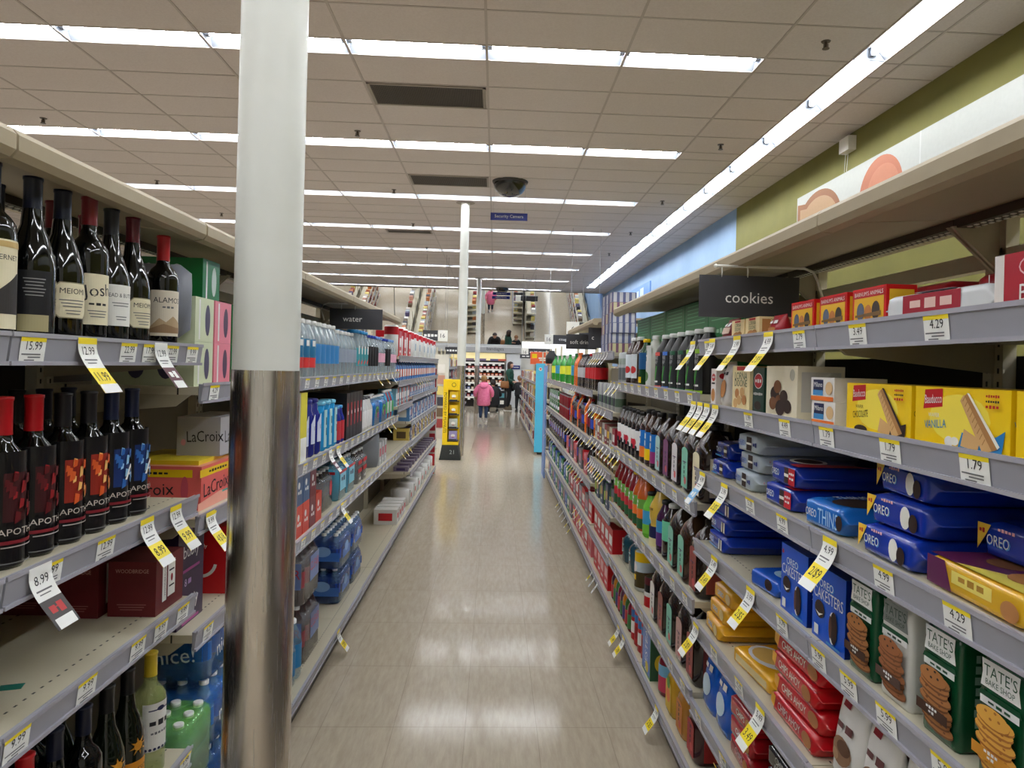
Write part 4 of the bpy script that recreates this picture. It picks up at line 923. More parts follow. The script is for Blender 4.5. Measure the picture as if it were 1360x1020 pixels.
# fourth drink shelf
for i in range(5):
    y = 2.56 + .155 * i; lm, nm = ((C(150, 70, 60, .5), 'rust'), (C(190, 150, 140, .5), 'dusty pink'), (MINT, 'mint'), (C(150, 90, 80, .5), 'brick'), (C(215, 212, 205, .5), 'white'))[i]
    setp('R', jug('', TEAD, C(30, 26, 24, .35), lm, art=scr), y, zz[3], 'dark tea jug with %s label, %s along the fourth drink shelf' % (nm, ordn[i]), 'jugs fourth shelf', inset=.012)
setp('R', can('', .052, .14, BLK, [(.75, 1.0, C(90, 20, 30, .5)), (.0, .35, RED), (.35, .5, WHITE)], name='coffee_canister', cat='canister'), 3.38, zz[3], 'black and red canister beside the tea jugs', inset=.02)
setp('R', can('', .055, .20, C(206, 208, 206, .4), [(.1, .5, C(70, 56, 20, .5)), (.5, .75, C(200, 215, 225, .4)), (.75, .99, YEP)], art=[('e', 0, .12, .06, .05, C(240, 240, 238, .4)), ('t', 'MIX', 0, .07, .03, .05, YEP)], name='drink_mix_canister', cat='canister'), 3.62, zz[3], 'white and yellow drink mix canister on the fourth drink shelf', inset=.02)
TEAL = C(26, 74, 92, .12, coat=.6)
for i, y in enumerate((3.93, 4.13)):
    setp('R', bottle('', 'drink bottle', .20, .075, TEAL, C(20, 50, 70, .4), None, art=[('t', 'G', 0, .09, .05, None, C(150, 190, 200, .5))], neck=.03, name='sports_drink_bottle'), y, zz[3], 'squat dark teal sports drink bottle, %s of two' % ('nearer', 'farther')[i], 'teal sports drinks', inset=.05)
# base deck
setp('R', jug('', C(60, 12, 20, .15, coat=.5), C(30, 26, 24, .35), C(180, 50, 50, .5), art=scr, h=.22, name='juice_jug'), 2.55, zz[4], 'dark red juice jug with red label at the near end of the base deck', inset=.02)
setp('R', jug('', C(190, 130, 50, .15, coat=.5), YEP, C(210, 130, 50, .5), art=scr, h=.215, name='juice_jug'), 2.71, zz[4], 'amber juice jug with orange label on the base deck', inset=.02)
setp('R', jug('', C(206, 160, 40, .15, coat=.5), YEP, C(226, 190, 60, .5), art=[('e', 0, .08, .06, .06, ORANGE), ('e', .0, .13, .05, .05, C(90, 150, 50, .5))], h=.215, name='juice_jug'), 2.88, zz[4], 'yellow juice jug with fruit label on the base deck', inset=.02)
setp('R', bottle('', 'drink bottle', .22, .05, C(120, 20, 40, .15, coat=.5), CAPW, [(.1, .4, C(200, 60, 90, .5)), (.4, .62, C(120, 180, 220, .5))], neck=.02, name='juice_bottle'), 3.05, zz[4], 'pink and pale blue labelled juice bottle on the base deck', inset=.02)
p = carton('', .17, .10, .22, C(80, 140, 60, .4), [('r', 0, .11, .16, .2, C(100, 130, 200, .4)), ('t', 'NESTEA', 0, .11, .05, .19, WHITE, 1.57), ('e', .02, .04, .06, .05, C(220, 200, 60, .5))], side=[('e', 0, .08, .06, .08, C(220, 190, 50, .5)), ('e', 0, .17, .06, .05, C(200, 60, 40, .5))], name='drink_box', sidem=C(50, 90, 60, .5))
setp('R', p, 3.26, zz[4], 'blue drink box with vertical white lettering on the base deck', inset=.01)
for i in range(4):
    setp('R', can('', .035, .2, RED, [(.2, .5, WHITE if i % 2 else C(150, 20, 30, .4)), (.6, .8, C(60, 120, 190, .4))], name='drink_can'), 3.42 + .085 * i, zz[4], 'tall red and white drink can, %s past the drink box' % ordn[i], 'tall red cans', inset=.02)
PALJ = [C(120, 24, 44, .15, coat=.5), C(60, 110, 50, .15, coat=.5), C(190, 120, 30, .15, coat=.5), C(80, 40, 60, .15, coat=.5)]
for i in range(8):
    setp('R', bottle('', 'drink bottle', .19, .035, PALJ[i % 4], YEP if i % 3 == 0 else BLK, [(.1, .5, (C(60, 120, 60, .5), C(190, 50, 60, .5), C(70, 60, 120, .5))[i % 3])], parts=False), 3.78 + .075 * i, zz[4], 'small juice bottle on the base deck, %s past the tall red cans' % ordn[i], 'small juice bottles', inset=.02)
# tall can-pack stack (no canopy bay)
for j in range(6):
    for i in range(3):
        m1, m2 = (C(88, 94, 132, .4), C(186, 186, 192, .4)) if (i + j) % 4 else (C(120, 84, 110, .4), C(196, 188, 150, .4))
        p = carton('', .13, .16, .066, m1, [('r', .02, .033, .05, .062, m2)], side=[('r', x_, .033, .022, .062, m2) for x_ in (-.06, -.02, .02, .06)], topm=C(186, 190, 198, .5), name='can_pack', cat='can pack')
        setp('R', p, 4.62 + .15 * i + .01 * (j % 2), 1.655 + .0665 * j, 'grey blue can pack in the tall stack, row %d up, %s column' % (j + 1, ('near', 'middle', 'far')[i]), 'tall stack of can packs', inset=.02)

# ---------------------------------------------------------------- generic rows
def gb(h, r, liq, cap, bands, nm='drink_bottle', cat='drink bottle'): return bottle('', cat, h, r, liq, cap, bands, parts=False, name=nm)
G2L = gb(.31, .052, GRN, C(30, 120, 50, .4), [(.3, .6, C(220, 225, 60, .4))]); G2B = gb(.31, .052, GRN, C(30, 120, 50, .4), [(.3, .62, C(60, 150, 190, .4))])
GOR = gb(.31, .052, C(226, 104, 20, .12, coat=.5), ORANGE, [(.3, .6, C(240, 130, 30, .4))]); GCO = gb(.29, .052, COLA, RED, [(.3, .6, C(196, 20, 30, .4))]); GCD = gb(.29, .052, COLA, C(60, 60, 64, .4), [(.3, .6, C(190, 190, 194, .4))])
GPB = gb(.24, .034, COLA, C(30, 60, 160, .4), [(.3, .6, C(30, 70, 180, .4))]); GDP = gb(.24, .034, COLA, C(90, 20, 30, .4), [(.3, .6, C(120, 24, 40, .4))])
GCN = can('', .033, .122, C(150, 20, 40, .3, metal=.3), [(.9, 1, C(190, 190, 194, .3, metal=.8))]); GCG = can('', .033, .122, C(60, 130, 70, .3, metal=.3), [(.3, .6, WHITE)]); GCS = can('', .033, .122, C(180, 184, 190, .3, metal=.6), [(.3, .6, C(60, 80, 150, .4))])
def gc(w, d, h, m, m2, nm='drink_case', cat='drink case'): return carton('', w, d, h, m, [('r', 0, h * .55, w * .7, h * .35, m2), ('r', 0, h * .2, w * .5, h * .08, WHITE)], side=[('r', 0, h * .5, d * .6, h * .5, m2)], name=nm, cat=cat)
CRED = gc(.20, .3, .17, C(196, 26, 36, .4), WHITE); CGRY = gc(.19, .3, .16, C(120, 116, 122, .4), C(190, 120, 140, .4)); CGRN = gc(.2, .3, .16, C(20, 130, 70, .4), WHITE); CBLU = gc(.19, .3, .16, C(20, 70, 170, .4), C(120, 160, 220, .4)); CPNK = gc(.18, .26, .16, C(214, 110, 120, .4), RED)
rc = {}
def fill(side, y0, y1, z, protos, gap, descr, group, names, inset=.02, X=None, stack=1, jitter=.004):
    y = y0 + .01; i = 0
    while True:
        p = protos[i % len(protos)] if not callable(protos) else protos(i)
        w = p.dims[0]
        if y + w > y1 - .006: break
        for s in range(stack):
            nm = names[i % len(names)]
            setp(side, p, y + w / 2, z + s * (p.dims[2] + .001), '%s, %s along, %s' % (nm, ordn[i], descr) + ('' if stack == 1 else (', ' + ('lower', 'upper', 'third up')[s])), group, inset=inset + rnd.uniform(0, jitter), X=X)
        y += w + gap; i += 1
Y5, Y10 = RB(5), RB(10)
fill('R', Y5 + .02, 6.0, 1.384, [GCO], .008, 'top far drink shelf', 'cola bottles far top shelf', ['dark cola bottle with red label'])
fill('R', 6.0, 6.5, 1.384, [GCD], .008, 'top far drink shelf past the colas', 'grey label colas', ['cola bottle with silver label'])
fill('R', 6.5, 6.8, 1.384, [GOR], .008, 'top far drink shelf', 'orange sodas far top shelf', ['orange soda bottle'])
fill('R', 6.9, 9.7, 1.384, [G2B, G2L, G2L], .5, 'far half of the top far drink shelf', 'green sodas far top shelf', ['green soda bottle with blue label', 'green soda bottle with yellow label', 'green soda bottle with yellow label'])
fill('R', Y5 + .02, 7.1, 1.015, [GOR, GPB, GPB, GDP, GDP, GCO], .01, 'second far drink shelf', 'mixed soda bottles second far shelf', ['orange soda bottle', 'cola bottle with blue label', 'cola bottle with blue label', 'dark soda bottle with maroon label', 'dark soda bottle with maroon label', 'cola bottle with red label'])
fill('R', 7.15, 8.2, 1.015, [GCN], .006, 'second far drink shelf', 'maroon can columns', ['maroon drink can'], stack=2)
fill('R', 8.25, 9.7, 1.015, [GCG, GCG, GCS], .01, 'far end of the second far drink shelf', 'green can columns', ['green drink can', 'green drink can', 'silver drink can'], stack=2)
fill('R', Y5 + .02, 7.3, .70, [CGRY, GDP, GPB, CPNK, GCO], .02, 'third far drink shelf', 'third far shelf goods', ['grey drink case', 'small maroon labelled soda', 'small blue labelled soda', 'pink drink case', 'red labelled cola bottle'])
fill('R', 7.4, 9.7, .70, [GPB, GDP, GCD], .01, 'far end of the third far drink shelf', 'dark sodas third far shelf', ['cola bottle with blue label', 'dark soda with maroon label', 'cola bottle with silver label'])
fill('R', Y5 + .02, 7.0, .40, [CRED, CGRY], .02, 'fourth far drink shelf', 'cases fourth far shelf', ['red drink case', 'grey drink case'])
fill('R', 7.0, 9.7, .40, [CGRN, CBLU, GDP], .02, 'far end of the fourth far drink shelf', 'cases far end fourth shelf', ['green drink case', 'blue drink case', 'small maroon soda bottle'])
fill('R', Y5 + .02, 6.6, .14, [CPNK, CRED], .02, 'far base deck', 'cases on far base deck', ['pink drink case', 'red drink case'])
fill('R', 6.6, 9.7, .14, [CGRY, CGRN, CBLU], .03, 'far base deck, far part', 'cases on far base deck far part', ['grey drink case', 'green drink case', 'blue drink case'])
# bay without canopy
y4, y5 = RB(4), RB(5)
def boxes(w, d, h, cols): return [gc(w, d, h, a, b_, 'snack_box', 'box') for a, b_ in cols]
bx = boxes(.1, .2, .13, [(C(150, 30, 50, .4), WHITE), (C(200, 200, 190, .4), C(80, 90, 100, .4)), (C(110, 60, 40, .4), YEP)])
fill('R', y4 + .02, y5, 1.284, [can('', .036, .17, C(180, 182, 178, .3), [(.2, .5, C(90, 110, 90, .4))]), can('', .036, .17, C(150, 150, 154, .3), [(.2, .5, C(60, 60, 70, .4))])], .01, 'under the tall can stack', 'grey tall cans', ['silver grey tall can'])
fill('R', y4 + .02, y5, 1.05, bx, .01, 'third shelf of the can stack bay', 'boxes third shelf can bay', ['maroon snack box', 'grey snack box', 'brown snack box'])
sc3 = [can('', .03, .095, C(150, 120, 60, .3), [(.3, .6, C(200, 190, 160, .4))]), can('', .03, .095, C(60, 50, 48, .3), [(.3, .6, C(150, 60, 50, .4))])]
fill('R', y4 + .02, y5, .90, sc3, .006, 'fourth shelf of the can stack bay', 'short cans fourth shelf', ['small tan drink can', 'small brown drink can'])
fill('R', y4 + .02, y5, .64, [gc(.1, .1, .16, C(70, 80, 110, .4), C(190, 150, 90, .4)), gb(.2, .035, C(50, 110, 60, .2), BLK, [(.2, .5, C(180, 200, 90, .4))])], .02, 'fifth shelf of the can stack bay', 'goods fifth shelf can bay', ['slate blue box', 'small green bottle'])
fill('R', y4 + .02, y5, .39, [gc(.15, .3, .17, RED, WHITE, 'drink_case')], .01, 'sixth shelf of the can stack bay', 'red cases can bay', ['red and white drink case'])
fill('R', y4 + .15, y5, .14, [gc(.15, .3, .18, C(206, 30, 36, .4), C(235, 180, 180, .4), 'drink_case')], .01, 'base of the can stack bay', 'red cases base can bay', ['red drink case with pink panel'])
hang_sign(.595, .86, 6.0, 1.705, 1.83, 'soft drinks', .0, .034, 'dark grey hanging sign reading soft drinks')
hang_sign(.70, 1.0, 5.36, 1.70, 1.855, 'c', -.115, .034, 'dark sign edge with the letter c beside the tall can stack')
# flags on the right run
F = [(2.53, 1.655), (2.30, 1.655), (2.06, 1.655), (1.82, 1.655), (2.50, 1.44), (2.42, 1.44), (2.34, 1.44), (2.25, 1.44), (2.14, 1.205), (1.455, 1.205), (2.22, .96), (1.90, .96), (2.40, .68), (1.81, .68), (2.93, .14), (3.70, .14), (3.85, .14)]
hn = {1.655: 'top', 1.44: 'second', 1.205: 'third', .96: 'fourth', .68: 'fifth', .40: 'sixth', .14: 'base'}
for i, (y, h) in enumerate(F):
    k = len([1 for yy, hh in F[:i] if hh == h])
    flag('R', y, h, 'sale', (('4.99', '5.49', '3.99')[i % 3], ('2/$9', '3.49', '2/$5')[i % 3]), 'yellow hanging sale tag, %s from the far side on the %s %s' % (ordn[k], hn[h], 'strip, right run' if h == .14 else 'cookie shelf'), 'yellow tags on the cookie shelves')
flag('R', 2.37, 1.205, 'blue', ('4.99', 'NEW'), 'white and blue hanging tag at the far end of the third cookie shelf', 'blue tag')
def flags(side, y0, y1, n, h, d, X=None):
    for i in range(n):
        k = 'sale' if rnd.random() < .6 else 'white'
        flag(side, y0 + (y1 - y0) * (i + .5) / n, h, k, ('2.99', '2/$5'), '%s tag, %s from the near end of %s' % ('yellow sale' if k == 'sale' else 'white price', ordn[i], d), 'small hanging tags', X=X, sc=.8)
for a in ((4.0, 4.4, 3, 1.472, 'the top drink shelf'), (4.45, 5.2, 6, 1.655, 'the tall can stack shelf'), (4.45, 5.3, 5, 1.284, 'the shelf below the can stack'), (3.9, 5.2, 9, 1.07, 'the second drink shelf far half'), (4.4, 5.2, 9, .90, 'the fourth shelf, can stack bay'),
          (6.1, 6.6, 3, 1.384, 'the top far drink shelf'), (8.6, 9.7, 4, 1.384, 'the top far shelf far end'), (5.4, 6.8, 7, 1.015, 'the second far shelf'), (5.5, 6.8, 9, .70, 'the third far shelf'), (8.2, 9.6, 6, .70, 'the third far shelf far end'), (5.3, 6.0, 4, .40, 'the fourth far shelf'), (6.2, 7.6, 6, .14, 'the far base deck'), (4.6, 5.0, 3, .14, 'the can bay base'), (8.6, 9.7, 4, 1.015, 'the second far shelf far end')):
    flags('R', a[0], a[1], a[2], a[3], a[4])
# ---------------------------------------------------------------- left run
LW0, LW1 = 1.19, 1.945
HW = [.505, .916, 1.18, 1.582]
lw = {3: [(1.245, '15.99'), (1.56, '22.99'), (1.655, '17.99'), (1.765, '22.99'), (1.88, '9.99')], 2: [(1.31, '8.99'), (1.49, '12.99')], 1: [(1.23, '9.99'), (1.435, '9.99'), (1.635, '9.99'), (1.745, '9.99'), (1.865, '9.99')], 0: [(1.9, '9.99')]}
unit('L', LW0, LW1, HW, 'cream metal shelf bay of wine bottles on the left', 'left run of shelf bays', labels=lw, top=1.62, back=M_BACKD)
unit('L', LW0 - .76, LW0 - .002, HW, 'cream metal shelf bay left of the camera, mostly out of view', 'left run of shelf bays', top=1.62, back=M_BACKD)
LP0 = 1.95; PL = .988
HL = [.806, 1.12, 1.478]
for k in range(4):
    y0, y1 = LP0 + PL * k, LP0 + PL * (k + 1)
    unit('L', y0, y1, HL, 'cream metal shelf bay of water and sparkling drinks on the left, %s after the wine' % ordn[k], 'left run of shelf bays', labels={i: autolab(y0, y1, 6) for i in range(3)}, top=1.8, back=M_BACK)
HF = [.50, .79, .99, 1.23, 1.40, 1.61]
HF0 = [.806, 1.19, 1.40, 1.61]
unit('L', LP0 + 4 * PL, LP0 + 5 * PL, HF0, 'shelf bay with low tissue stock on the left, after the water bays', 'left run of shelf bays', canopy=False, slots=.07, top=1.65)
for k in range(5, 8):
    unit('L', LP0 + PL * k, LP0 + PL * (k + 1), HF, 'shelf bay of small household goods on the left, %s past the water bays' % ordn[k - 4], 'left run of shelf bays', canopy=False, slots=.07, top=1.65)
YE = LP0 + 8 * PL
e = empty('end_display', (-.80, YE + .015, 0)); b = MB(); b.box(-.46, .0, 0, .02, 0, 1.62, C(206, 202, 192, .5)); b.obj('display_board', e)
b = MB()
for i, z in enumerate((.32, .62, .92, 1.22)): b.box(-.09, -.012, -.006, -.0005, z, z + .26, C(176, 40, 50, .4))
b.box(-.09, -.012, -.006, -.0005, .02, .30, C(206, 30, 36, .4)); b.obj('red_card', e); tag(e, 'cream end board with a column of red cards closing the left run', 'display')

def meio(x, z): return [octa(x, z, .078, .07, .014, C(150, 140, 110, .5)), octa(x, z, .074, .066, .013, CRM), ('t', 'MEIOMI', x, z + .018, .011, .05, INKB)] + lines(x, z, .05, 3, GREY) + lines(x, z - .02, .03, 2, GREY)
josh = [('r', 0, .09, .085, .105, CRM), ('t', 'Josh', .0, .105, .026, .06, INKB, .12), ('t', 'CELLARS', 0, .08, .006, .04, INKB)] + lines(0, .066, .04, 3, GREY)
bb = [('r', 0, .085, .085, .09, OFF), ('t', 'BREAD & BUTTER', 0, .107, .009, .075, INKB)] + lines(0, .09, .04, 2, GREY) + lines(0, .06, .025, 2, GREY)
ala = [('r', 0, .085, .085, .115, C(226, 216, 198, .6)), ('t', 'ALAMOS', 0, .118, .014, .07, INKB), ('t', 'MALBEC', 0, .10, .006, .03, GREY), ('p', [(-.042, .05), (-.02, .072), (-.005, .062), (.012, .078), (.042, .058), (.042, .035), (-.042, .035)], C(186, 160, 124, .6)), ('p', [(-.042, .045), (-.01, .058), (.02, .05), (.042, .05), (.042, .035), (-.042, .035)], C(150, 120, 88, .6))]
cab = [('r', 0, .09, .085, .15, CRM), ('t', 'CABERNET', .0, .135, .009, .06, INKB), ('p', [(-.04, .05), (.03, .11), (.04, .11), (.04, .04), (-.04, .04)], C(50, 46, 44, .6)), ('r', 0, .157, .08, .01, C(200, 170, 110, .5))]
blackl = [('r', -.01, .08, .06, .09, C(26, 26, 30, .4)), ('r', -.01, .03, .05, .03, C(170, 160, 120, .5))] + lines(-.01, .11, .035, 6, C(150, 150, 150, .5))
DARKCAP = C(22, 24, 34, .3); REDC = C(120, 16, 28, .3); REDB2 = C(170, 18, 26, .3); NAVC = C(16, 22, 44, .3)
z1 = HW[3]
wine_set = [(1.235, wine('', GL, DARKCAP, art=cab, h=.298, r=.04, cap_len=.07), 'tall black wine bottle with cream label at the left frame edge'),
 (1.345, wine('', GL, NAVC, shape='burg', art=blackl, h=.30), 'wine bottle with dark blue capsule and black label second from the left'),
 (1.435, wine('', GL, NAVC, shape='burg', art=meio(.0, .08), h=.298), 'wine bottle with navy capsule and octagonal cream label'),
 (1.523, wine('', GL, REDC, art=josh, h=.305), 'wine bottle with crimson capsule and cream script label'),
 (1.612, wine('', GL, DARKCAP, shape='burg', art=bb, h=.30), 'wine bottle with dark capsule and white label in bold capitals'),
 (1.705, wine('', GL, C(96, 16, 34, .25), shape='burg', art=meio(0, .075), h=.30), 'wine bottle with maroon capsule and octagonal label'),
 (1.855, wine('', GL, REDB2, art=ala, h=.285, cap_len=.065), 'rightmost wine bottle of the top shelf, red capsule and mountain label')]
for (y, p, l), tw in zip(wine_set, (-.45, -.6, -.45, -.5, -.45, -.35, -.75)):
    setp('L', p, y, z1, l, inset=.02, rot=tw)
setp('L', wine_set[2][1], 1.40, z1, 'wine bottle behind the octagonal label bottle, navy capsule', inset=.125)
setp('L', wine_set[3][1], 1.575, z1, 'wine bottle with crimson capsule in the back row of the top shelf', inset=.125)
setp('L', wine_set[5][1], 1.70, z1, 'wine bottle with maroon capsule in the back row of the top shelf', inset=.125)
setp('L', wine_set[1][1], 1.30, z1, 'wine bottle with dark blue capsule in the back row at the left', inset=.125)
def apo(kind):
    base = {'r': (C(96, 18, 24, .5), C(60, 14, 18, .5)), 'o': (C(226, 96, 40, .5), C(150, 40, 24, .5)), 'b': (C(50, 110, 190, .5), C(24, 50, 110, .5))}[kind]
    it = [('r', 0, .105, .10, .20, C(20, 18, 20, .3)), ('r', .006, .125, .068, .085, base[1])]
    rr = random.Random(3)
    for i in range(22):
        x, z = .006 + rr.uniform(-.03, .03), .125 + rr.uniform(-.038, .038); s = rr.uniform(.005, .012)
        it.append(('p', [(x - s * .5, z - s), (x + s * .4, z - s * .6), (x + s * .6, z + s * .7), (x - s * .3, z + s)], base[0] if i % 3 else {'r': C(150, 30, 34, .5), 'o': C(246, 190, 110, .5), 'b': C(150, 200, 236, .5)}[kind]))
    if kind == 'b': it.append(('t', 'A', .01, .115, .036, None, WHITE))
    it += [('t', 'APOTHIC', .0, .066, .012, .075, C(210, 200, 190, .5)), ('r', 0, .048, .07, .006, C(130, 30, 40, .5)), ('r', 0, .040, .06, .002, C(180, 170, 165, .5)), ('r', 0, .012, .07, .002, GREY)]
    return it
RB_ = C(186, 16, 26, .35); BB_ = C(26, 24, 28, .35); NB_ = C(20, 28, 56, .35)
ap = {k: wine('', GL, c, art=apo(k), h=.30, r=.0365, cap_len=.068) for k, c in (('r', RB_), ('o', BB_), ('b', NB_))}
seq = [(1.205, 'r', 'farthest left of three red capsule bottles on the second wine shelf'), (1.29, 'r', 'middle one of three red capsule bottles on the second wine shelf'), (1.375, 'r', 'rightmost of three red capsule bottles on the second wine shelf'), (1.465, 'o', 'wine bottle with fiery orange label, left of two'), (1.555, 'o', 'wine bottle with fiery orange label, right of two'), (1.645, 'b', 'wine bottle with blue letter A label, left of two'), (1.735, 'b', 'wine bottle with blue letter A label, right of two')]
for y, k, l in seq:
    setp('L', ap[k], y, HW[2], 'dark ' + l if k == 'r' else l, inset=.03, rot=-.12)
    setp('L', ap[k], y - .03, HW[2], 'dark wine bottle in the back row behind the ' + {'r': 'red capsule', 'o': 'orange label', 'b': 'blue label'}[k] + ' ones', 'back row of dark wine bottles', inset=.16)
# third wine shelf
wf = [('t', 'WOODBRIDGE', 0, .112, .010, .08, C(200, 150, 140, .5))] + lines(0, .03, .07, 3, C(170, 110, 105, .5))
wb = carton('', .15, .115, .135, C(104, 26, 32, .45), [('r', -.03, .075, .022, .1, OFF), ('r', .008, .075, .04, .09, OFF), ('r', .008, .095, .028, .004, INK), ('r', .008, .055, .028, .004, INK), ('e', .008, .075, .012, .02, C(150, 20, 30, .5)), ('t', 'WOODBRIDGE', -.03, .075, .008, .085, C(80, 60, 60, .5), 1.57)], side=[(a[0], a[1], a[2] * .9, *a[3:]) if a[0] == 't' else a for a in wf], topm=C(86, 20, 26, .5), name='wine_box')
setp('L', wb, 1.855, HW[1], 'dark red boxed wine nearest the aisle on the third wine shelf', inset=.02)
setp('L', wb, 1.84, HW[1], 'dark red boxed wine behind the one nearest the aisle', inset=.15)
setp('L', wb, 1.86, HW[1], 'dark red boxed wine deepest on the third wine shelf', inset=.28)
b = MB(); b.box(-.02, .02, -.0125, .0125, 0, .0008, C(30, 110, 96, .5)); tag(b.obj('teal_sticker', None, (-.912, 1.40, .9082), .3), 'small teal sticker lying on the empty third wine shelf', 'sticker')
# fourth wine shelf
box_l = [('r', 0, .085, .085, .10, OFF), ('p', [(-.006, .118), (.006, .118), (0, .105)], INK), ('t', 'BOGLE', 0, .09, .018, .06, INKB)] + lines(0, .065, .04, 3, GREY)
mir = [('r', 0, .07, .09, .045, C(216, 140, 30, .5)), ('t', 'MIRASSOU', 0, .072, .012, .075, INKB), ('e', 0, .128, .022, .022, C(206, 140, 40, .4))] + [('p', [(.012 * math.cos(a), .128 + .012 * math.sin(a)), (.022 * math.cos(a + .2), .128 + .022 * math.sin(a + .2)), (.012 * math.cos(a + .4), .128 + .012 * math.sin(a + .4))], C(206, 140, 40, .4)) for a in [k * PI / 4 for k in range(8)]]
orn = [('r', 0, .12, .088, .12, OFF), ('e', 0, .165, .02, .012, NAVY), ('r', 0, .163, .06, .003, NAVY), ('t', 'Coastal', 0, .13, .016, .06, INKB), ('t', 'Pinot Grigio', 0, .105, .007, .05, GREY)] + [('e', -.035 + .01 * i, .066, .007, .007, NAVY) for i in range(8)]
WG = C(178, 190, 110, .06, alpha=.5, vary=0, coat=.8)
four = [(1.27, wine('', GL, REDC, art=box_l), 'wine bottle with dull red capsule at the bottom left corner'), (1.36, wine('', GL, RB_, art=josh), 'wine bottle with bright red capsule on the lowest visible wine shelf'),
        (1.455, wine('', GL, NAVC, art=box_l, shape='burg'), 'wine bottle with navy capsule, left of the white label one on the lowest wine shelf'), (1.55, wine('', GL, NAVC, art=box_l), 'wine bottle with white label lettered in dark capitals on the lowest wine shelf'),
        (1.645, wine('', GLG, BLACK, art=mir, shape='burg'), 'dark sloped bottle with orange sun label, left of two'), (1.735, wine('', GLG, BLACK, art=mir, shape='burg'), 'dark sloped bottle with orange sun label, right of two'), (1.845, wine('', WG, C(216, 186, 50, .3), art=orn, h=.30), 'clear bottle of white wine with ornate label')]
for y, p, l in four: setp('L', p, y, HW[0], l, inset=.02, rot=-.4)
for i, (y, p, l) in enumerate(four[:5]): setp('L', p, y, HW[0], 'wine bottle in the back row of the lowest wine shelf, %s from the left' % ordn[i], 'back row lowest wine shelf', inset=.13)
# translucent divider at the end of the wine bay
b = MB(); b.loft([(0, .13, .10, 0, 0, 8), (.003, .13, .10, 0, 0, 8)], C(150, 154, 166, .3), 24, 8, axis='y'); o = b.obj('shelf_divider', None, (-.955, 1.951, 1.70)); tag(o, 'grey translucent divider panel behind the rightmost wine bottle', 'divider')
bpy.context.view_layer.update()

# first water bay: can packs
def cp(m, dk, w=.125, h=.123, d=.27, txt=None, name='can_pack'):
    return carton('', w, d, h, m, [('e', .02, h * .5, w * .28, h * .72, dk), ('r', -.035, h * .5, .01, h * .9, WHITE)], side=[('e', .06, h * .5, .05, h * .7, dk), ('e', -.02, h * .5, .05, h * .7, dk)], name=name, cat='can pack')
c1 = cp(C(206, 214, 180, .35), C(76, 70, 96, .4)); c2 = cp(C(226, 130, 146, .35), C(84, 60, 84, .4)); c3 = cp(C(30, 120, 60, .3), C(200, 215, 205, .4))
for j in range(2):
    setp('L', c1, 2.03, 1.478 + .1235 * j, 'pale green can pack, %s of two beside the wine' % ('lower', 'upper')[j], 'pale green can packs', inset=.02)
    setp('L', c2, 2.165, 1.478 + .1235 * j, 'pink can pack, %s of two beside the pillar' % ('lower', 'upper')[j], 'pink can packs', inset=.02)
    setp('L', c3, 2.30, 1.478 + .1235 * j, 'deep green can pack, %s of two beside the pillar' % ('lower', 'upper')[j], 'deep green can packs', inset=.02)
setp('L', c3, 2.17, 1.478 + .247, 'deep green can pack on top of the pink ones', inset=.06)
lx = [('r', 0, .105, .30, .022, YEP), ('t', 'RAZZ-CRANBERRY', -.02, .105, .009, .14, INK), ('t', 'LaCroix', -.03, .058, .042, .20, INKB, .05), ('p', [(-.16, .0), (.16, .0), (.16, .02), (.0, .035), (-.16, .022)], C(240, 170, 150, .4)), ('e', .12, .06, .03, .075, C(206, 84, 100, .4)), ('r', .04, .03, .05, .006, C(90, 170, 160, .5))]
lc = carton('', .28, .26, .125, C(232, 104, 98, .35), lx, side=[(a[0], a[1] * .7, a[2], a[3] * .7, *a[4:]) if a[0] in ('r', 'e') else ((a[0], a[1], a[2] * .7, a[3], a[4] * .85, a[5] * .75, *a[6:]) if a[0] == 't' else ('p', [(x * .7, z) for x, z in a[1]], a[2])) for a in lx], topm=C(230, 150, 120, .4), name='sparkling_water_case', cat='drink case')
setp('L', lc, 2.20, 1.12, 'coral pink sparkling water case beside the steel pillar', inset=.03)
lc2 = carton('', .25, .13, .118, C(176, 174, 178, .4), [('t', 'LaCroix', 0, .06, .04, .2, INKB, .05)], side=[('t', 'LaCroix', .02, .06, .035, .11, INKB, .05), ('e', -.045, .04, .015, .02, C(220, 150, 160, .4))], topm=C(170, 168, 172, .4), name='sparkling_water_case', cat='drink case')
setp('L', lc2, 2.33, 1.12 + .1255 + .012, 'pale grey sparkling water case above the coral one', inset=.035)
lc3 = carton('', .26, .22, .012, C(226, 200, 40, .4), name='sparkling_water_tray', cat='tray'); setp('L', lc3, 2.22, 1.12 + .1253, 'thin yellow case tray on top of the coral pink case', inset=.05)
bub = [('t', 'bubly', 0, .055, .036, .11, WHITE), ('t', '8', -.035, .12, .022, None, C(190, 170, 200, .5)), ('r', -.01, .12, .02, .014, C(150, 120, 170, .5)), ('r', .0, .008, .11, .008, C(160, 60, 130, .4))]
pbu = carton('', .17, .14, .145, C(48, 30, 62, .35), bub, side=[('t', '8', -.02, .12, .022, None, C(190, 170, 200, .5)), ('r', .01, .12, .02, .014, C(150, 120, 170, .5)), ('r', 0, .03, .13, .02, C(80, 44, 96, .4))], name='sparkling_water_case', cat='drink case')
for j in range(2): setp('L', pbu, 2.055, .806 + .146 * j, 'purple sparkling water case, %s of two' % ('lower', 'upper')[j], 'purple cases', inset=.05)
bubr = [('p', [(.05 * math.cos(a) * r, .10 + .05 * math.sin(a) * r) for r, rng in ((1, range(0, 9)), (.8, range(8, -1, -1))) for a in [-PI * .05 - PI * .5 * k / 8 for k in rng]], OFF), ('t', 'bubly', 0, .15, .012, .04, WHITE)]
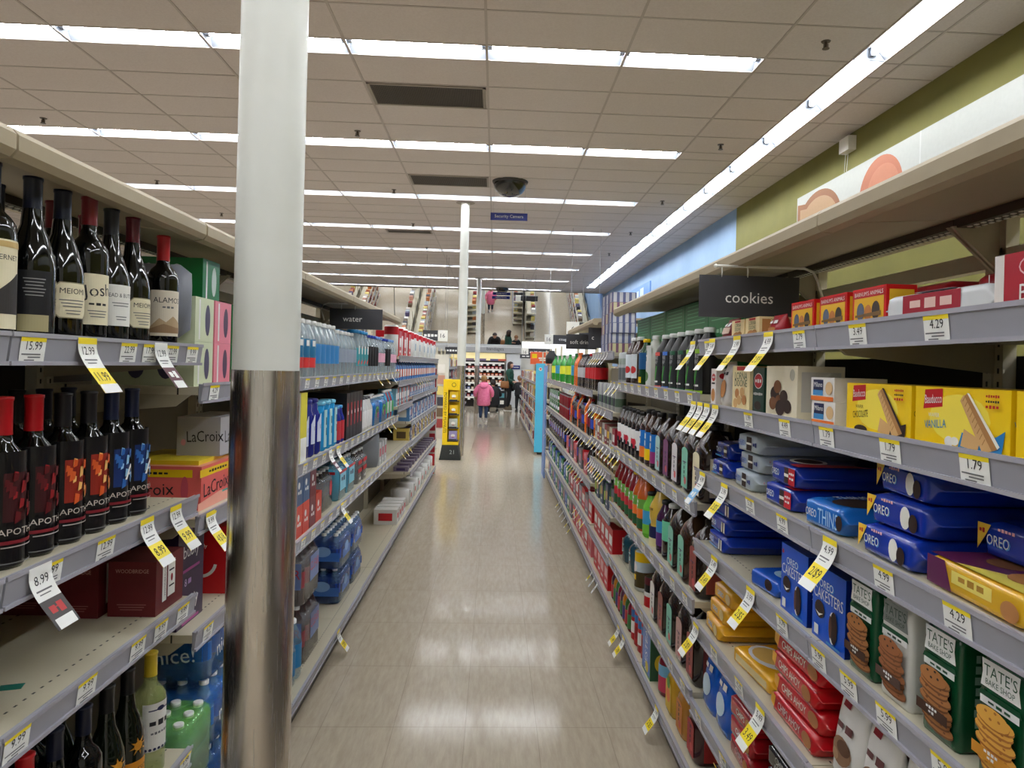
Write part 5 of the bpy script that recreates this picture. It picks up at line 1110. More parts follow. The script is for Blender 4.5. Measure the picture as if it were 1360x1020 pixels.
pbr = carton('', .26, .18, .215, C(196, 24, 30, .35), bubr, side=bubr, name='sparkling_water_case', cat='drink case')
setp('L', pbr, 2.43, .806, 'bright red sparkling water case behind the steel pillar', inset=.03)
# shrink-wrapped water at the floor
WAT = C(150, 190, 216, .06, alpha=.38, vary=0, coat=.6); WRB = C(20, 104, 196, .1, alpha=.55, vary=0, coat=.6); WRC = C(170, 200, 220, .08, alpha=.32, vary=0, coat=.6)
nice = multipack('', 4, 3, .033, .20, WAT, CAPW, WRB, art=[('t', 'nice!', 0, .08, .05, .16, WHITE, .1)], labelm=C(40, 110, 190, .4), name='water_bottle_pack')
for j in range(3): setp('L', nice, 2.36 + .008 * j, .143 + .203 * j, 'blue shrink wrapped water bottle pack beside the pillar, %s of three' % ('lowest', 'middle', 'top')[j], 'blue water packs by the pillar', inset=.04 + .015 * j)
gw = multipack('', 3, 2, .033, .19, WAT, CAPW, C(120, 200, 70, .1, alpha=.5, vary=0, coat=.6), name='water_bottle_pack', wrap_h=.9)
for j in range(2): setp('L', gw, 2.10, .143 + .193 * j, 'green wrapped water bottle pack, %s of two, below the wine shelf end' % ('lower', 'upper')[j], 'green wrapped packs', inset=.03)
# ------------------------------------------------ water bays beyond the pillar
z1, z2, z3, z0 = 1.478, 1.12, .806, .143
WB = C(186, 200, 208, .05, alpha=.42, vary=0, coat=.8)
heart = bottle('', 'water bottle', .262, .045, WB, CAPW, [(.18, .35, C(214, 60, 60, .4)), (.35, .66, C(40, 110, 150, .4))], art=[('t', 'ab', 0, .155, .04, .06, WHITE), ('e', .02, .09, .02, .02, ORANGE)], neck=.017, name='water_bottle')
blu = bottle('', 'water bottle', .262, .042, WB, CAPW, [(.25, .6, C(60, 130, 190, .4))], neck=.016, name='water_bottle')
plain = bottle('', 'water bottle', .245, .040, WB, CAPW, [(.3, .6, C(150, 160, 176, .4))], neck=.016, name='water_bottle')
tealc = bottle('', 'water bottle', .27, .042, WB, C(30, 130, 190, .4), [(.2, .6, C(60, 150, 160, .4))], art=[('p', [(-.02, .06), (.02, .09), (.02, .11), (-.02, .08)], C(220, 90, 80, .4)), ('r', 0, .15, .03, .05, WHITE)], neck=.03, name='water_bottle')
evi = bottle('', 'water bottle', .262, .043, WB, C(110, 150, 210, .4), [(.3, .55, C(226, 170, 190, .4))], neck=.016, name='water_bottle')
blk = bottle('', 'water bottle', .26, .044, WB, C(30, 60, 170, .4), [(.2, .7, C(30, 30, 34, .4))], neck=.018, name='water_bottle', grip=True)
order = [(heart, 'water bottle with red and blue swirl label', 3), (blu, 'tall water bottle with blue label', 5), (plain, 'tall clear water bottle with grey label', 5), (tealc, 'water bottle with bright blue cap and teal label', 4), (blk, 'ribbed water bottle with black label', 4), (evi, 'water bottle with pink label and blue cap', 3)]
y = 2.98
for p, nm, n in order:
    for i in range(n):
        y += p.dims[0] + .012
        if y > 5.82: break
        setp('L', p, y - p.dims[0] / 2, z1, '%s, %s from the pillar' % (nm, ordn[i]), nm.split(' with')[0] + 's ' + nm[-12:], inset=.015)
        setp('L', p, y - p.dims[0] / 2 + .02, z1, '%s, back row, %s from the pillar' % (nm, ordn[i]), 'back ' + nm[-12:], inset=.13)
y = 5.33; k = 0
while y < 5.8: y += .105; k += 1; setp('L', blk if y < 5.6 else evi, y, z1, 'water bottle past the pink labelled ones, %s of the far end group' % ordn[k - 1], 'far end water bottles', inset=.015)
# second water shelf
pyl = carton('', .10, .04, .30, C(222, 210, 60, .4), [('r', 0, .06, .09, .1, WHITE)], sidem=C(216, 212, 200, .5), name='display_card', cat='card'); setp('L', pyl, 3.02, z2, 'yellow and white upright card box just right of the pillar', inset=.0)
ind = bottle('', 'drink bottle', .26, .052, C(34, 40, 130, .25), C(34, 40, 130, .3), None, art=[('p', [(-.03, .06), (.02, .06), (.03, .19), (-.005, .19), (-.03, .15)], C(206, 212, 236, .4)), ('t', 'TE', 0, .13, .02, .03, NAVY)], neck=.03, name='electrolyte_bottle')
for i in range(3): setp('L', ind, 3.14 + .11 * i, z2, 'indigo bottle with pale swoosh label, %s from the pillar' % ordn[i], 'indigo bottles', inset=.012)
lbc = bottle('', 'drink bottle', .24, .05, C(40, 150, 210, .25), C(120, 200, 230, .3), None, art=[('r', 0, .11, .05, .18, C(170, 214, 220, .4)), ('t', 'COCO', 0, .12, .022, .1, C(20, 90, 110, .5), 1.57)], neck=.034, name='coconut_water_carton')
for i in range(3): setp('L', lbc, 3.475 + .11 * i, z2, 'sky blue drink carton bottle, %s after the indigo bottles' % ordn[i], 'sky blue cartons', inset=.012)
rdb = bottle('', 'drink bottle', .20, .036, C(30, 40, 130, .25), C(60, 150, 210, .3), [(.1, .6, C(190, 50, 60, .4))], neck=.02)
for i in range(2): setp('L', rdb, 3.80 + .085 * i, z2, 'small blue and red bottle, %s after the sky blue cartons' % ordn[i], 'small blue and red bottles', inset=.012)
bkb = carton('', .09, .22, .26, C(30, 26, 28, .35), [('r', -.01, .14, .03, .13, C(190, 40, 50, .4)), ('r', .0, .15, .02, .02, WHITE)], name='drink_case', cat='drink case')
for i in range(5): setp('L', bkb, 3.985 + .0945 * i, z2, 'narrow black case with red patch, %s in the row' % ordn[i], 'narrow black cases', inset=.012)
wbt = bottle('', 'drink bottle', .21, .04, C(200, 200, 198, .3), C(80, 80, 84, .4), [(.1, .6, C(226, 226, 224, .4))], neck=.02)
for i in range(4): setp('L', wbt, 4.47 + .095 * i, z2, 'white labelled drink bottle, %s after the black cases' % ordn[i], 'white labelled drink bottles', inset=.012)
grp = multipack('', 4, 2, .035, .20, WAT, CAPW, C(30, 120, 200, .2, alpha=.8, vary=0), art=[('e', 0, .09, .12, .08, C(90, 180, 60, .4)), ('e', .02, .07, .08, .05, C(150, 40, 110, .4)), ('t', 'SPLASH', 0, .10, .03, .11, C(30, 60, 40, .5))], name='bottle_pack')
for i in range(2): setp('L', grp, 4.98 + .30 * i, z2, 'blue wrapped bottle pack with green splash label, %s one' % ('nearer', 'farther')[i], 'blue wrapped splash packs', inset=.015)
fill('L', 5.44, 5.88, z2, [gb(.22, .035, C(60, 140, 180, .2), CAPW, [(.2, .6, C(70, 160, 90, .4))]), gb(.22, .035, C(150, 60, 80, .2), CAPW, [(.2, .6, C(200, 200, 200, .4))])], .01, 'far end of the second water shelf', 'small bottles end of second water shelf', ['small teal bottle', 'small pink bottle'])
# third water shelf
om = C(206, 66, 48, .35); dm = C(112, 36, 44, .35); bm_ = C(60, 90, 130, .35)
def spc(m): return carton('', .105, .2, .135, m, [('e', -.01, .085, .03, .03, WHITE), ('t', 'FIZZ', 0, .055, .018, .06, WHITE)], name='sparkling_water_case', cat='drink case')
for i, (m0, m1) in enumerate(((om, bm_), (om, bm_), (dm, dm), (om, None))):
    n0 = 3.03 + .112 * i
    setp('L', spc(m0), n0, z3, 'reddish sparkling water carton, lower row, %s from the pillar' % ordn[i], 'reddish cartons', inset=.012)
    if m1: setp('L', spc(m1), n0, z3 + .136, 'sparkling water carton, upper row, %s from the pillar' % ordn[i], 'upper cartons', inset=.012)
CLP = C(176, 180, 186, .08, alpha=.4, vary=0, coat=.7)
dk = multipack('', 4, 3, .036, .20, C(50, 40, 40, .1, alpha=.7, vary=0, coat=.6), C(180, 180, 180, .4), CLP, art=[('e', .06, .1, .05, .08, C(200, 40, 50, .4))], name='bottle_pack')
setp('L', dk, 3.62, z3, 'clear wrapped pack of dark bottles on the third water shelf', inset=.03); 
bl3 = multipack('', 3, 3, .036, .21, WAT, C(190, 190, 190, .4), C(80, 170, 200, .1, alpha=.6, vary=0, coat=.6), art=[('r', 0, .1, .15, .1, C(130, 200, 220, .4)), ('t', 'aqua', 0, .11, .03, .1, NAVY), ('r', 0, .15, .18, .015, RED)], name='bottle_pack')
for i in range(2): setp('L', bl3, 3.93 + .235 * i, z3, 'pale blue wrapped bottle pack, %s of two on the third water shelf' % ('nearer', 'farther')[i], 'pale blue wrapped packs', inset=.02)
rd3 = multipack('', 2, 3, .036, .20, C(60, 44, 40, .1, alpha=.7, vary=0, coat=.6), C(180, 180, 180, .4), CLP, art=[('r', 0, .13, .12, .025, RED), ('r', 0, .08, .12, .025, RED), ('t', 'ICE', 0, .03, .02, .06, OFF)], name='bottle_pack')
for i in range(2): setp('L', rd3, 4.42 + .165 * i, z3, 'bottle pack with red bands, %s of two' % ('nearer', 'farther')[i], 'red banded packs', inset=.02)
b = MB(); b.loft([(0, .19, .145, 0, 0, 12), (.004, .19, .145, 0, 0, 12)], C(140, 144, 150, .3), 28, 12, axis='y'); o = b.obj('shelf_divider', None, (-1.0, 5.05, .806 + .138)); tag(o, 'grey plastic divider standing on the third water shelf', 'divider')
fill('L', 5.15, 5.6, z3, [gc(.09, .12, .17, C(190, 190, 190, .3), C(190, 60, 80, .4), 'wipe_box', 'box')], .03, 'behind the grey divider', 'pink marked boxes', ['grey box with a pink mark'])
# base deck
dp = multipack('', 4, 3, .042, .27, C(60, 40, 38, .1, alpha=.75, vary=0, coat=.6), C(206, 206, 206, .4), C(170, 172, 178, .08, alpha=.35, vary=0, coat=.7), art=[('r', .04, .14, .16, .12, C(110, 130, 180, .4)), ('t', 'CLEAR', .04, .15, .045, .15, C(200, 40, 50, .4))], labelm=C(150, 50, 60, .4), name='bottle_pack')
setp('L', dp, 3.46, z0, 'lower large pack of tall bottles just past the pillar', inset=.05)
setp('L', dp, 3.47, z0 + .275, 'upper large pack of tall bottles just past the pillar', inset=.06)
wb3 = bottle('', 'water bottle', .26, .045, WAT, CAPW, [(.2, .6, C(30, 130, 190, .4))], neck=.016, name='water_bottle')
for i in range(3): setp('L', wb3, 2.99 + .1 * i, z0, 'water bottle with blue label on the base deck, %s past the pillar' % ordn[i], 'base deck water bottles', inset=.03)
wpk = multipack('', 5, 3, .034, .20, C(120, 160, 196, .06, alpha=.45, vary=0, coat=.6), CAPW, C(26, 60, 140, .1, alpha=.62, vary=0, coat=.6), art=[('r', 0, .07, .2, .05, C(60, 110, 190, .35)), ('e', 0, .1, .1, .06, C(130, 170, 220, .4))], labelm=C(30, 70, 160, .4), name='water_bottle_pack')
for i in range(2):
    for j in range(2): setp('L', wpk, 4.32 + .36 * i, z0 + .206 * j, 'dark blue wrapped water pack, %s %s' % (('nearer', 'farther')[i], ('bottom', 'top')[j]), 'dark blue water packs', inset=.07)

# sale tags on the left
for y, h, k, t, l in ((1.40, 1.582, 'sale', ('12.99', '11.99'), 'yellow sale tag hanging from the top wine shelf'), (1.70, 1.582, 'maroon', ('12.99', 'RATED'), 'maroon tag hanging from the top wine shelf'), (1.655, 1.18, 'sale', ('12.99', '8.99'), 'yellow sale tag, left of two on the second wine shelf'),
    (1.80, 1.18, 'sale', ('12.99', '9.99'), 'yellow sale tag, right of two on the second wine shelf'), (1.275, 1.18, 'grey', ('8.99', '90'), 'dark grey tag hanging from the second wine shelf'), (2.02, 1.12, 'sale', ('9.99', '4/$18'), 'yellow sale tag beneath the coral sparkling water case'),
    (3.62, 1.12, 'sale', ('2.99', '2/$5'), 'yellow tag beneath the sky blue cartons'), (3.46, 1.12, 'maroon', ('3.99', 'NEW'), 'reddish tag beneath the sky blue cartons'), (3.76, .806, 'sale', ('5.99', '2/$9'), 'yellow tag above the dark blue water packs'), (3.75, .14, 'sale', ('5.99', '2/$9'), 'yellow tag on the base deck strip of the left run')):
    flag('L', y, h, k, t, l, 'hanging tags left')
for a in ((4.6, 5.6, 3, 1.478, 'the top water shelf'), (5.1, 5.6, 2, 1.12, 'the second water shelf'), (6.95, 8.6, 7, 1.40, 'the second far left shelf'), (6.95, 8.4, 6, .99, 'the fourth far left shelf'), (6.0, 6.7, 3, .806, 'the low far left shelf'), (8, 8.9, 3, 1.23, 'the third far left shelf')):
    flags('L', *a)
hang_sign(-.955, -.655, 4.1, 1.735, 1.852, 'water', -.02, .034, 'dark grey hanging sign reading water', arm=-.2)
# far left goods
ya, yb, yc = LP0 + 4 * PL, LP0 + 5 * PL, LP0 + 8 * PL
RW = gc(.16, .2, .22, C(190, 30, 40, .35), C(226, 222, 220, .4), 'tissue_pack', 'paper goods'); PT = can('', .06, .26, C(228, 228, 226, .6), [(.7, .95, C(196, 30, 44, .4))], name='paper_towel_pack', cat='paper goods')
fill('L', ya + .02, yb, 1.61, [PT, RW], .02, 'top of the shelf after the water', 'red and white paper goods', ['white roll with red top', 'red and white pack'])
fill('L', yb + .02, yc, 1.61, [PT, PT, gc(.12, .2, .2, C(220, 222, 224, .5), C(120, 150, 180, .4), 'household_box', 'box')], .03, 'top far left shelf', 'top far left goods', ['white roll with red top', 'white roll with red top', 'white household box'])
S1 = [gb(.17, .03, C(90, 150, 210, .3), C(40, 60, 150, .4), [(.2, .6, WHITE)], 'spray_bottle', 'bottle'), gb(.17, .03, C(60, 90, 170, .3), CAPW, [(.2, .6, C(200, 90, 70, .4))], 'spray_bottle', 'bottle')]
S2 = boxes(.10, .15, .15, [(C(90, 140, 190, .4), WHITE), (C(60, 70, 140, .4), C(190, 120, 110, .4)), (C(196, 196, 200, .4), C(80, 110, 160, .4))])
S3 = boxes(.09, .15, .13, [(C(206, 180, 90, .4), C(90, 70, 40, .4)), (C(60, 80, 150, .4), WHITE), (C(190, 170, 140, .4), C(150, 60, 50, .4))])
nS = [['blue spray bottle', 'indigo spray bottle'], ['blue household box', 'indigo household box', 'pale household box'], ['yellowish household box', 'blue household box', 'tan household box']]
for h, S, nn, d in ((1.40, S1, nS[0], 'second far left shelf'), (1.23, boxes(.10, .15, .12, [(C(120, 150, 190, .4), C(200, 110, 90, .4)), (C(150, 160, 190, .4), WHITE)]), ['pale blue box', 'lilac box'], 'third far left shelf'), (.99, S2, nS[1], 'fourth far left shelf'), (.79, S3, nS[2], 'fifth far left shelf'), (.50, boxes(.11, .14, .045, [(C(120, 108, 126, .4), C(60, 44, 90, .4))]), ['flat purple and white box'], 'sixth far left shelf')):
    fill('L', yb + .02, yc, h, S, {.5: .14, 1.40: .05, .79: .05}.get(h, .03), d, d + ' goods', nn)
fill('L', ya + .02, yb, 1.40, S1, .02, 'second shelf after the water bays', 'small sprays after water', nS[0]); fill('L', ya + .02, yb, 1.19, boxes(.10, .15, .15, [(C(120, 170, 190, .4), WHITE), (C(180, 90, 90, .4), WHITE)]), .02, 'third shelf after the water bays', 'boxes after water', ['pale teal box', 'reddish box'])
tis = gc(.13, .2, .13, C(214, 212, 208, .5), C(196, 30, 40, .4), 'tissue_pack', 'paper goods'); fill('L', ya + .3, yb, .14, [tis], .02, 'base deck after the water bays', 'white and red tissue packs', ['white tissue pack with red mark'])
fill('L', yb + .1, yc, .14, [can('', .08, .16, C(224, 224, 222, .6), name='tissue_roll_pack', cat='paper goods'), tis], .04, 'far base deck on the left', 'white rolls far base', ['white tissue roll', 'white tissue pack with red mark'])
# ---------------------------------------------------------------- beyond the aisle
# yellow display stand
SY = C(244, 206, 20, .4)
e = empty('battery_display', (-.70, 11.62, 0))
b = MB(); b.box(-.17, .17, -.17, .17, .0, .03, C(34, 38, 36, .5)); b.loft([(.03, .17, .17, 0, 0, 20), (.24, .135, .14, 0, 0, 20)], C(34, 38, 36, .5), 20, 20, smooth=False)
b.art([('t', '21', .03, .13, .07, .1, C(150, 156, 152, .5))], planeF(-.16)); b.obj('display_base', e)
b = MB(); b.box(-.13, -.05, -.13, .13, .24, 1.30, SY); b.box(-.05, .13, .08, .13, .24, 1.18, SY); b.box(-.05, .13, -.12, .13, 1.13, 1.30, SY); b.box(-.05, .13, -.12, .13, .24, .29, SY)
b.art([('t', 'POWERED BY PEANUTS', -.09, .76, .045, .82, INK, -PI / 2), ('e', .04, 1.215, .07, .07, C(70, 60, 20, .5)), ('e', .04, 1.215, .055, .055, SY)], planeF(-.131)); b.obj('display_cabinet', e)
for i, (z, m) in enumerate(((.94, SY), (.72, C(240, 200, 30, .4)), (.50, C(190, 196, 190, .4)), (.30, C(170, 160, 200, .4)))):
    b = MB(); b.box(-.045, .125, -.10, .07, z, z + .012, C(44, 44, 48, .5)); b.box(-.03, .10, -.11, -.10, z - .0, z + .035, C(44, 44, 48, .5)); b.obj('display_tray', e)
tag(e, 'tall yellow promotional display stand on a black base beside the grey pillar', 'display')
for i, (z, m) in enumerate(((.953, C(240, 200, 40, .4)), (.733, C(236, 190, 30, .4)), (.513, C(180, 186, 176, .4)), (.313, C(160, 150, 196, .4)))):
    p = carton('', .13, .10, .15, m, [('e', 0, .075, .07, .05, OFF), ('r', 0, .05, .04, .012, C(150, 40, 40, .5))], name='plush_box', cat='box')
    o = p.place((-.662, 11.595, z), 0, 'small %s box on the yellow display, %s from the top' % (('golden', 'yellow', 'pale grey', 'lilac')[i], ordn[i]), 'boxes on the yellow display')
# sky blue end panel and the next right run
b = MB(); b.box(-.08, .08, -.012, .012, .05, 1.60, C(78, 182, 220, .5)); b.art([('e', .0, 1.50, .06, .06, OFF), ('e', .0, 1.505, .035, .035, C(220, 90, 100, .5))], planeF(-.012))
tag(b.obj('end_sign_panel', None, (.79, 12.36, 0)), 'tall sky blue end panel with a small heart mark', 'panel')
PEG = [C(206, 196, 186, .5), C(190, 120, 70, .5), C(226, 206, 120, .5), C(150, 60, 60, .5), C(90, 80, 120, .5), C(200, 150, 130, .5), C(110, 90, 70, .5), C(170, 180, 190, .5), C(236, 232, 224, .5), C(60, 60, 70, .5)]
PCN = ['cream', 'rust brown', 'pale yellow', 'dark red', 'violet', 'salmon', 'olive brown', 'blue grey', 'white', 'charcoal']
PH = (.18, .16, .2, .15, .17, .19, .14, .16, .18, .17)
def runbays(side, X, y0, n, pitch, hs, descr, group, density=1., top=1.6, heap=False):
    for k in range(n):
        unit(side, y0 + k * pitch, y0 + (k + 1) * pitch, hs, 'shelf bay %s, %s from its near end' % (descr, ordn[k]), group, canopy=False, slots=.08, X=X, top=top)
    hb = MB(); sg = 1 if side == 'R' else -1
    for j, h in enumerate([.14] + list(hs)):
        y = y0 + .05; i = 0
        while y < y0 + n * pitch - .15:
            q = rnd.randrange(10); ins = .02 + rnd.uniform(0, .03)
            if heap:
                xa = X + sg * ins; x0, x1 = min(xa, xa + sg * .16), max(xa, xa + sg * .16)
                hb.box(x0, x1, y, y + .13, h - .0070 if j else h - .0035, h + PH[q], PEG[q]); hb.box(xa - .001, xa + .001, y + .02, y + .11, h + .05, h + .12, PEG[(q * 3 + 1) % 10])
            else:
                setp(side, PROT[q], y + .065, h, '%s packaged box, %s along shelf %d up, %s' % (PCN[q], ordn[i], j + 1, descr), 'goods ' + descr, inset=ins, X=X)
            y += .13 + (.03 if rnd.random() < .8 else .2) / density; i += 1
    if heap:
        o = hb.obj('packaged_goods'); o['kind'] = 'stuff'; tag(o, 'mixed packaged goods crowding the shelves %s' % descr, 'packaged goods')
PROT = [gc(.13, .16, PH[i], PEG[i], PEG[(i * 3 + 1) % 10], 'packaged_box', 'packaged goods') for i in range(10)]
runbays('R', .74, 12.42, 7, 1.22, [.42, .70, .98, 1.26], 'right run past the blue panel', 'far right run')
b = MB(); b.lathe([(.10, 0), (.11, .02), (.11, .14), (.06, .2), (.05, .24)], BLACK, 16); tag(b.obj('black_bin_top', None, (1.02, 12.9, 1.60)), 'black rounded dispenser on top of the far right run', 'dispenser')
b = MB(); b.box(-.3, .3, -.01, .01, 0, .3, C(226, 96, 50, .5)); b.art([('r', -.2, .2, .12, .1, YEP), ('r', .05, .15, .3, .03, OFF), ('r', .05, .1, .25, .03, OFF)], planeF(-.01)); tag(b.obj('promo_card', None, (1.15, 17.3, 1.60)), 'orange promotional card above the far right run', 'card')
# far left run and the ones beside
runbays('L', -.88, 13.3, 7, 1.22, [.42, .70, .98, 1.26, 1.5], 'far left run behind the yellow stand', 'far left run', top=1.7, heap=True)
e = empty('aisle_end_display', (-.86, 13.05, 0)); b = MB(); b.box(-.62, .0, 0, .2, 0, 1.72, C(220, 216, 204, .5)); b.obj('cap_board', e)
b = MB()
for i in range(7): b.box(-.55, -.06, -.02, -.001, .18 + .2 * i, .34 + .2 * i, PEG[(i * 3) % 10])
b.obj('cap_cards', e); tag(e, 'white end cap with stacked picture cards closing the far left run', 'display')
def farrun(X, y0, n, nm):
    """double sided run seen in the tilted mirrors"""
    runbays('R', X, y0, n, 1.22, [.5, .95, 1.35], nm, nm, density=.6, top=1.5, heap=True)
    runbays('L', X + .95, y0, n, 1.22, [.5, .95, 1.35], nm + ', other side', nm, density=.6, top=1.5, heap=True)
farrun(-3.9, 18.4, 5, 'in the second run left')
farrun(-6.6, 18.4, 5, 'in the third run left')
runbays('L', 1.70, 17.3, 4, 1.22, [.5, .95, 1.35], 'on the back side of the far right run', 'back of far right run', density=.6, top=1.5, heap=True)
runbays('R', 3.45, 17.3, 5, 1.22, [.5, .95, 1.4], 'against the right wall at the far end', 'right wall run', density=.6, heap=True)

# back wall: cornice, lit header, display shelves, door panel
def wallb(name, x0, x1, y0, y1, z0, z1, m, label, cat, art=None):
    b = MB(); b.box(x0, x1, y0, y1, z0, z1, m)
    if art: b.art(art, lambda x, z, l: (x, y0 - l, z))
    o = b.obj(name); tag(o, label, cat); return o
wallb('sign_band', -1.75, .95, 26.36, 26.5, 2.02, 2.24, C(150, 150, 150, .5), 'grey cornice band lettered bandages above the far display', 'sign band', [('t', 'bandages', -.02, 2.14, .13, .7, C(40, 40, 44, .5)), ('r', -.4, 2.225, 2.7, .02, C(206, 206, 204, .5))])
wallb('sign_band', -8.5, -1.78, 26.36, 26.5, 2.02, 2.24, C(168, 168, 166, .5), 'plain grey cornice band at the far left', 'sign band')
wallb('valance', .98, 3.9, 26.2, 26.5, 1.98, 2.30, emis('lit_valance', (1, 1, 1), .42), 'glowing white valance right of the bandages cornice', 'lit valance')
wallb('lit_header', -1.65, .35, 26.40, 26.5, 1.72, 2.0, emis('lit_header_panel', (1., .85, .42), .12, (.75, .62, .30)), 'pale yellow lit header above the far shelves', 'lit panel', [('r', x, 1.75, .3, .07, m) for x, m in ((-.5, C(110, 90, 130, .5)), (-.05, C(90, 80, 120, .5)), (.25, C(190, 90, 70, .5)), (-.95, C(120, 100, 120, .5)))])
e = empty('medicine_shelf', (-.65, 26.45, 0))
b = MB(); b.box(-1.05, .98, -.02, .03, 0, 1.72, C(40, 34, 34, .6)); b.obj('back_panel', e)
for i, z in enumerate((.35, .62, .88, 1.13, 1.38, 1.62)):
    b = MB(); b.box(-1.05, .98, -.30, -.02, z - .02, z, WHITE); b.box(-1.05, .98, -.345, -.335, z - .03, z + .03, OFF)
    for k in range(9): b.box(-1.0 + .22 * k, -.91 + .22 * k, -.35, -.345, z - .09, z - .02, OFF)
    b.obj('shelf', e)
tag(e, 'white edged medicine display shelves on the far wall', 'shelf unit')
for j, z in enumerate((.35, .62, .88, 1.13, 1.38)):
    for k in range(13):
        m = (C(190, 30, 40, .4), C(206, 60, 50, .4), C(230, 110, 50, .4), C(190, 150, 110, .4), C(90, 110, 170, .4))[(rnd.randrange(2) + (4 - j)) % 5]
        p_ = rc.setdefault(id(m), None) or gc(.10, .1, .12, m, OFF, 'medicine_box', 'box'); rc[id(m)] = p_
        p_.place((-1.55 + .145 * k, 26.28, z), 0, 'small medicine box, %s from the left on the far wall, shelf %d up' % (ordn[k], j + 1), 'medicine boxes on the far wall')
wallb('door_1', .40, .95, 26.46, 26.6, 0, 2.0, C(206, 208, 208, .4), '', '')
d = bpy.data.objects['door_1']; d['kind'] = 'structure'
for kk in ('label', 'category'):
    if kk in d: del d[kk]
wallb('wall_notice', .62, .92, 26.43, 26.455, 1.42, 1.56, C(30, 36, 110, .5), 'small navy notice on the pale door panel behind the woman', 'notice', [('r', 0.77, 1.49, .2, .02, OFF)])
e = empty('low_stand', (.35, 25.95, 0)); b = MB(); b.box(-.28, .08, -.12, .12, 0, .62, C(30, 30, 34, .4)); b.art([('r', -.1, .45, .2, .16, C(90, 150, 160, .4)), ('r', -.08, .2, .14, .14, OFF)], planeF(-.12)); b.obj('stand_body', e); tag(e, 'low dark stand with a teal screen below the medicine shelves', 'display')
# far hanging signs
def farsign(x0, x1, y, z0, z1, num, text, label, numside=-1, two=False):
    e = empty('aisle_number_sign', ((x0 + x1) / 2, y, z0)); w, h = x1 - x0, z1 - z0
    nw = h * .85
    b = MB(); b.box(-w / 2, w / 2, -.02, .02, 0, h, C(58, 58, 62, .5))
    nx = -w / 2 + nw / 2 if numside < 0 else w / 2 - nw / 2
    if num: b.box(nx - nw / 2 - .01, nx + nw / 2 + .01, -.024, .024, -.01, h + .01, OFF)
    it = []
    if num: it.append(('t', num, nx, h * .5, h * .42, None, INK))
    it = [(*i[:3], *i[3:]) for i in it]; b.art(it, planeF(-.024))
    tx = (nw / 2 if numside < 0 else -nw / 2) if num else 0
    b.art([('t', text, tx, h * .5, h * .32, (w - nw) * .9 if num else w * .8, WHITE)], planeF(-.02)); b.obj('sign_plate', e)
    b = MB()
    for s in (-.4, .4): b.tube([(s * w, 0, h), (s * w, 0, H_CEIL - z0)], .003, GREY, 4)
    b.obj('hanging_wire', e); tag(e, label, 'sign', 'far hanging aisle signs')
farsign(1.38, 2.55, 20, 2.19, 2.45, '16', 'cough + cold', 'hanging sign numbered 16 lettered cough + cold at the far right')
farsign(1.40, 2.1, 14, 2.17, 2.44, '6', '', 'white and grey hanging sign numbered 6 above the drinks run')
farsign(-1.85, -1.24, 18, 2.13, 2.39, '16', 'foot care', 'hanging sign numbered 16 at the far left', 1)
farsign(-1.31, -.96, 18.4, 1.81, 1.99, None, 'diabetes', 'small dark category sign left of the far pillar')
farsign(.80, 1.75, 22, 1.86, 2.1, '16', 'cold + flu', 'dark hanging sign in the upper pair above the far right run')
farsign(.73, 1.2, 21.3, 1.78, 1.9, None, 'allergy', 'small dark sign below the upper pair above the far right run')
# right wall mural and fittings
MB0 = MB(); MB0.box(0, .02, -1.0, 9.3, 3.0, 3.88, C(176, 178, 172, .6))
F = lambda u, z, l: (-.0006 - l, u, z)
MB0.art([('p', [(9.28, 3.0), (9.28, 3.78)] + [(8.68 + .6 * math.cos(a), 3.42 + .42 * math.sin(a)) for a in [.9 + k * 2.2 / 16 for k in range(17)]] + [(8.0, 3.2), (8.1, 3.0)], C(140, 92, 58, .6)), ('p', [(9.2, 3.0), (9.2, 3.70)] + [(8.68 + .53 * math.cos(a), 3.38 + .38 * math.sin(a)) for a in [.9 + k * 2.2 / 16 for k in range(17)]] + [(8.1, 3.2), (8.2, 3.0)], C(168, 134, 98, .6)), ('e', 7.25, 3.46, .85, .78, C(170, 98, 66, .55)), ('e', 7.2, 3.50, .6, .5, C(180, 112, 80, .55)), ('r', 6.55, 3.44, .02, .88, C(190, 192, 188, .6)), ('r', 4.2, 3.44, .02, .88, C(190, 192, 188, .6))], F)
tag(MB0.obj('wall_mural', None, (WALL_R - .022, 0, 0)), 'long white wall mural picturing bread and an egg on the olive wall', 'mural')
b = MB(); b.box(-.09, 0, -.11, .11, -.08, .08, C(232, 230, 222, .5)); b.tube([(-.05, .03, -.08), (-.05, .05, -.3)], .003, WHITE, 4); b.tube([(-.05, -.03, -.08), (-.05, 0, -.3)], .003, WHITE, 4)
tag(b.obj('wall_alarm_box', None, (WALL_R - .001, 7.92, 4.17)), 'small white alarm box on the olive wall', 'alarm box')
b = MB(); b.box(-.03, 0, 18.3, 26.0, 3.42, 3.86, C(96, 142, 206, .5)); b.art([('t', 'refreshing', 20.6, 3.64, .3, 3.2, C(200, 216, 236, .5))], lambda u, z, l: (-.0306 - l, 20.6 * 2 - u, z))
tag(b.obj('wall_sign_panel', None, (WALL_R - .001, 0, 0)), 'blue sign panel high on the pale blue wall at the far right', 'sign')
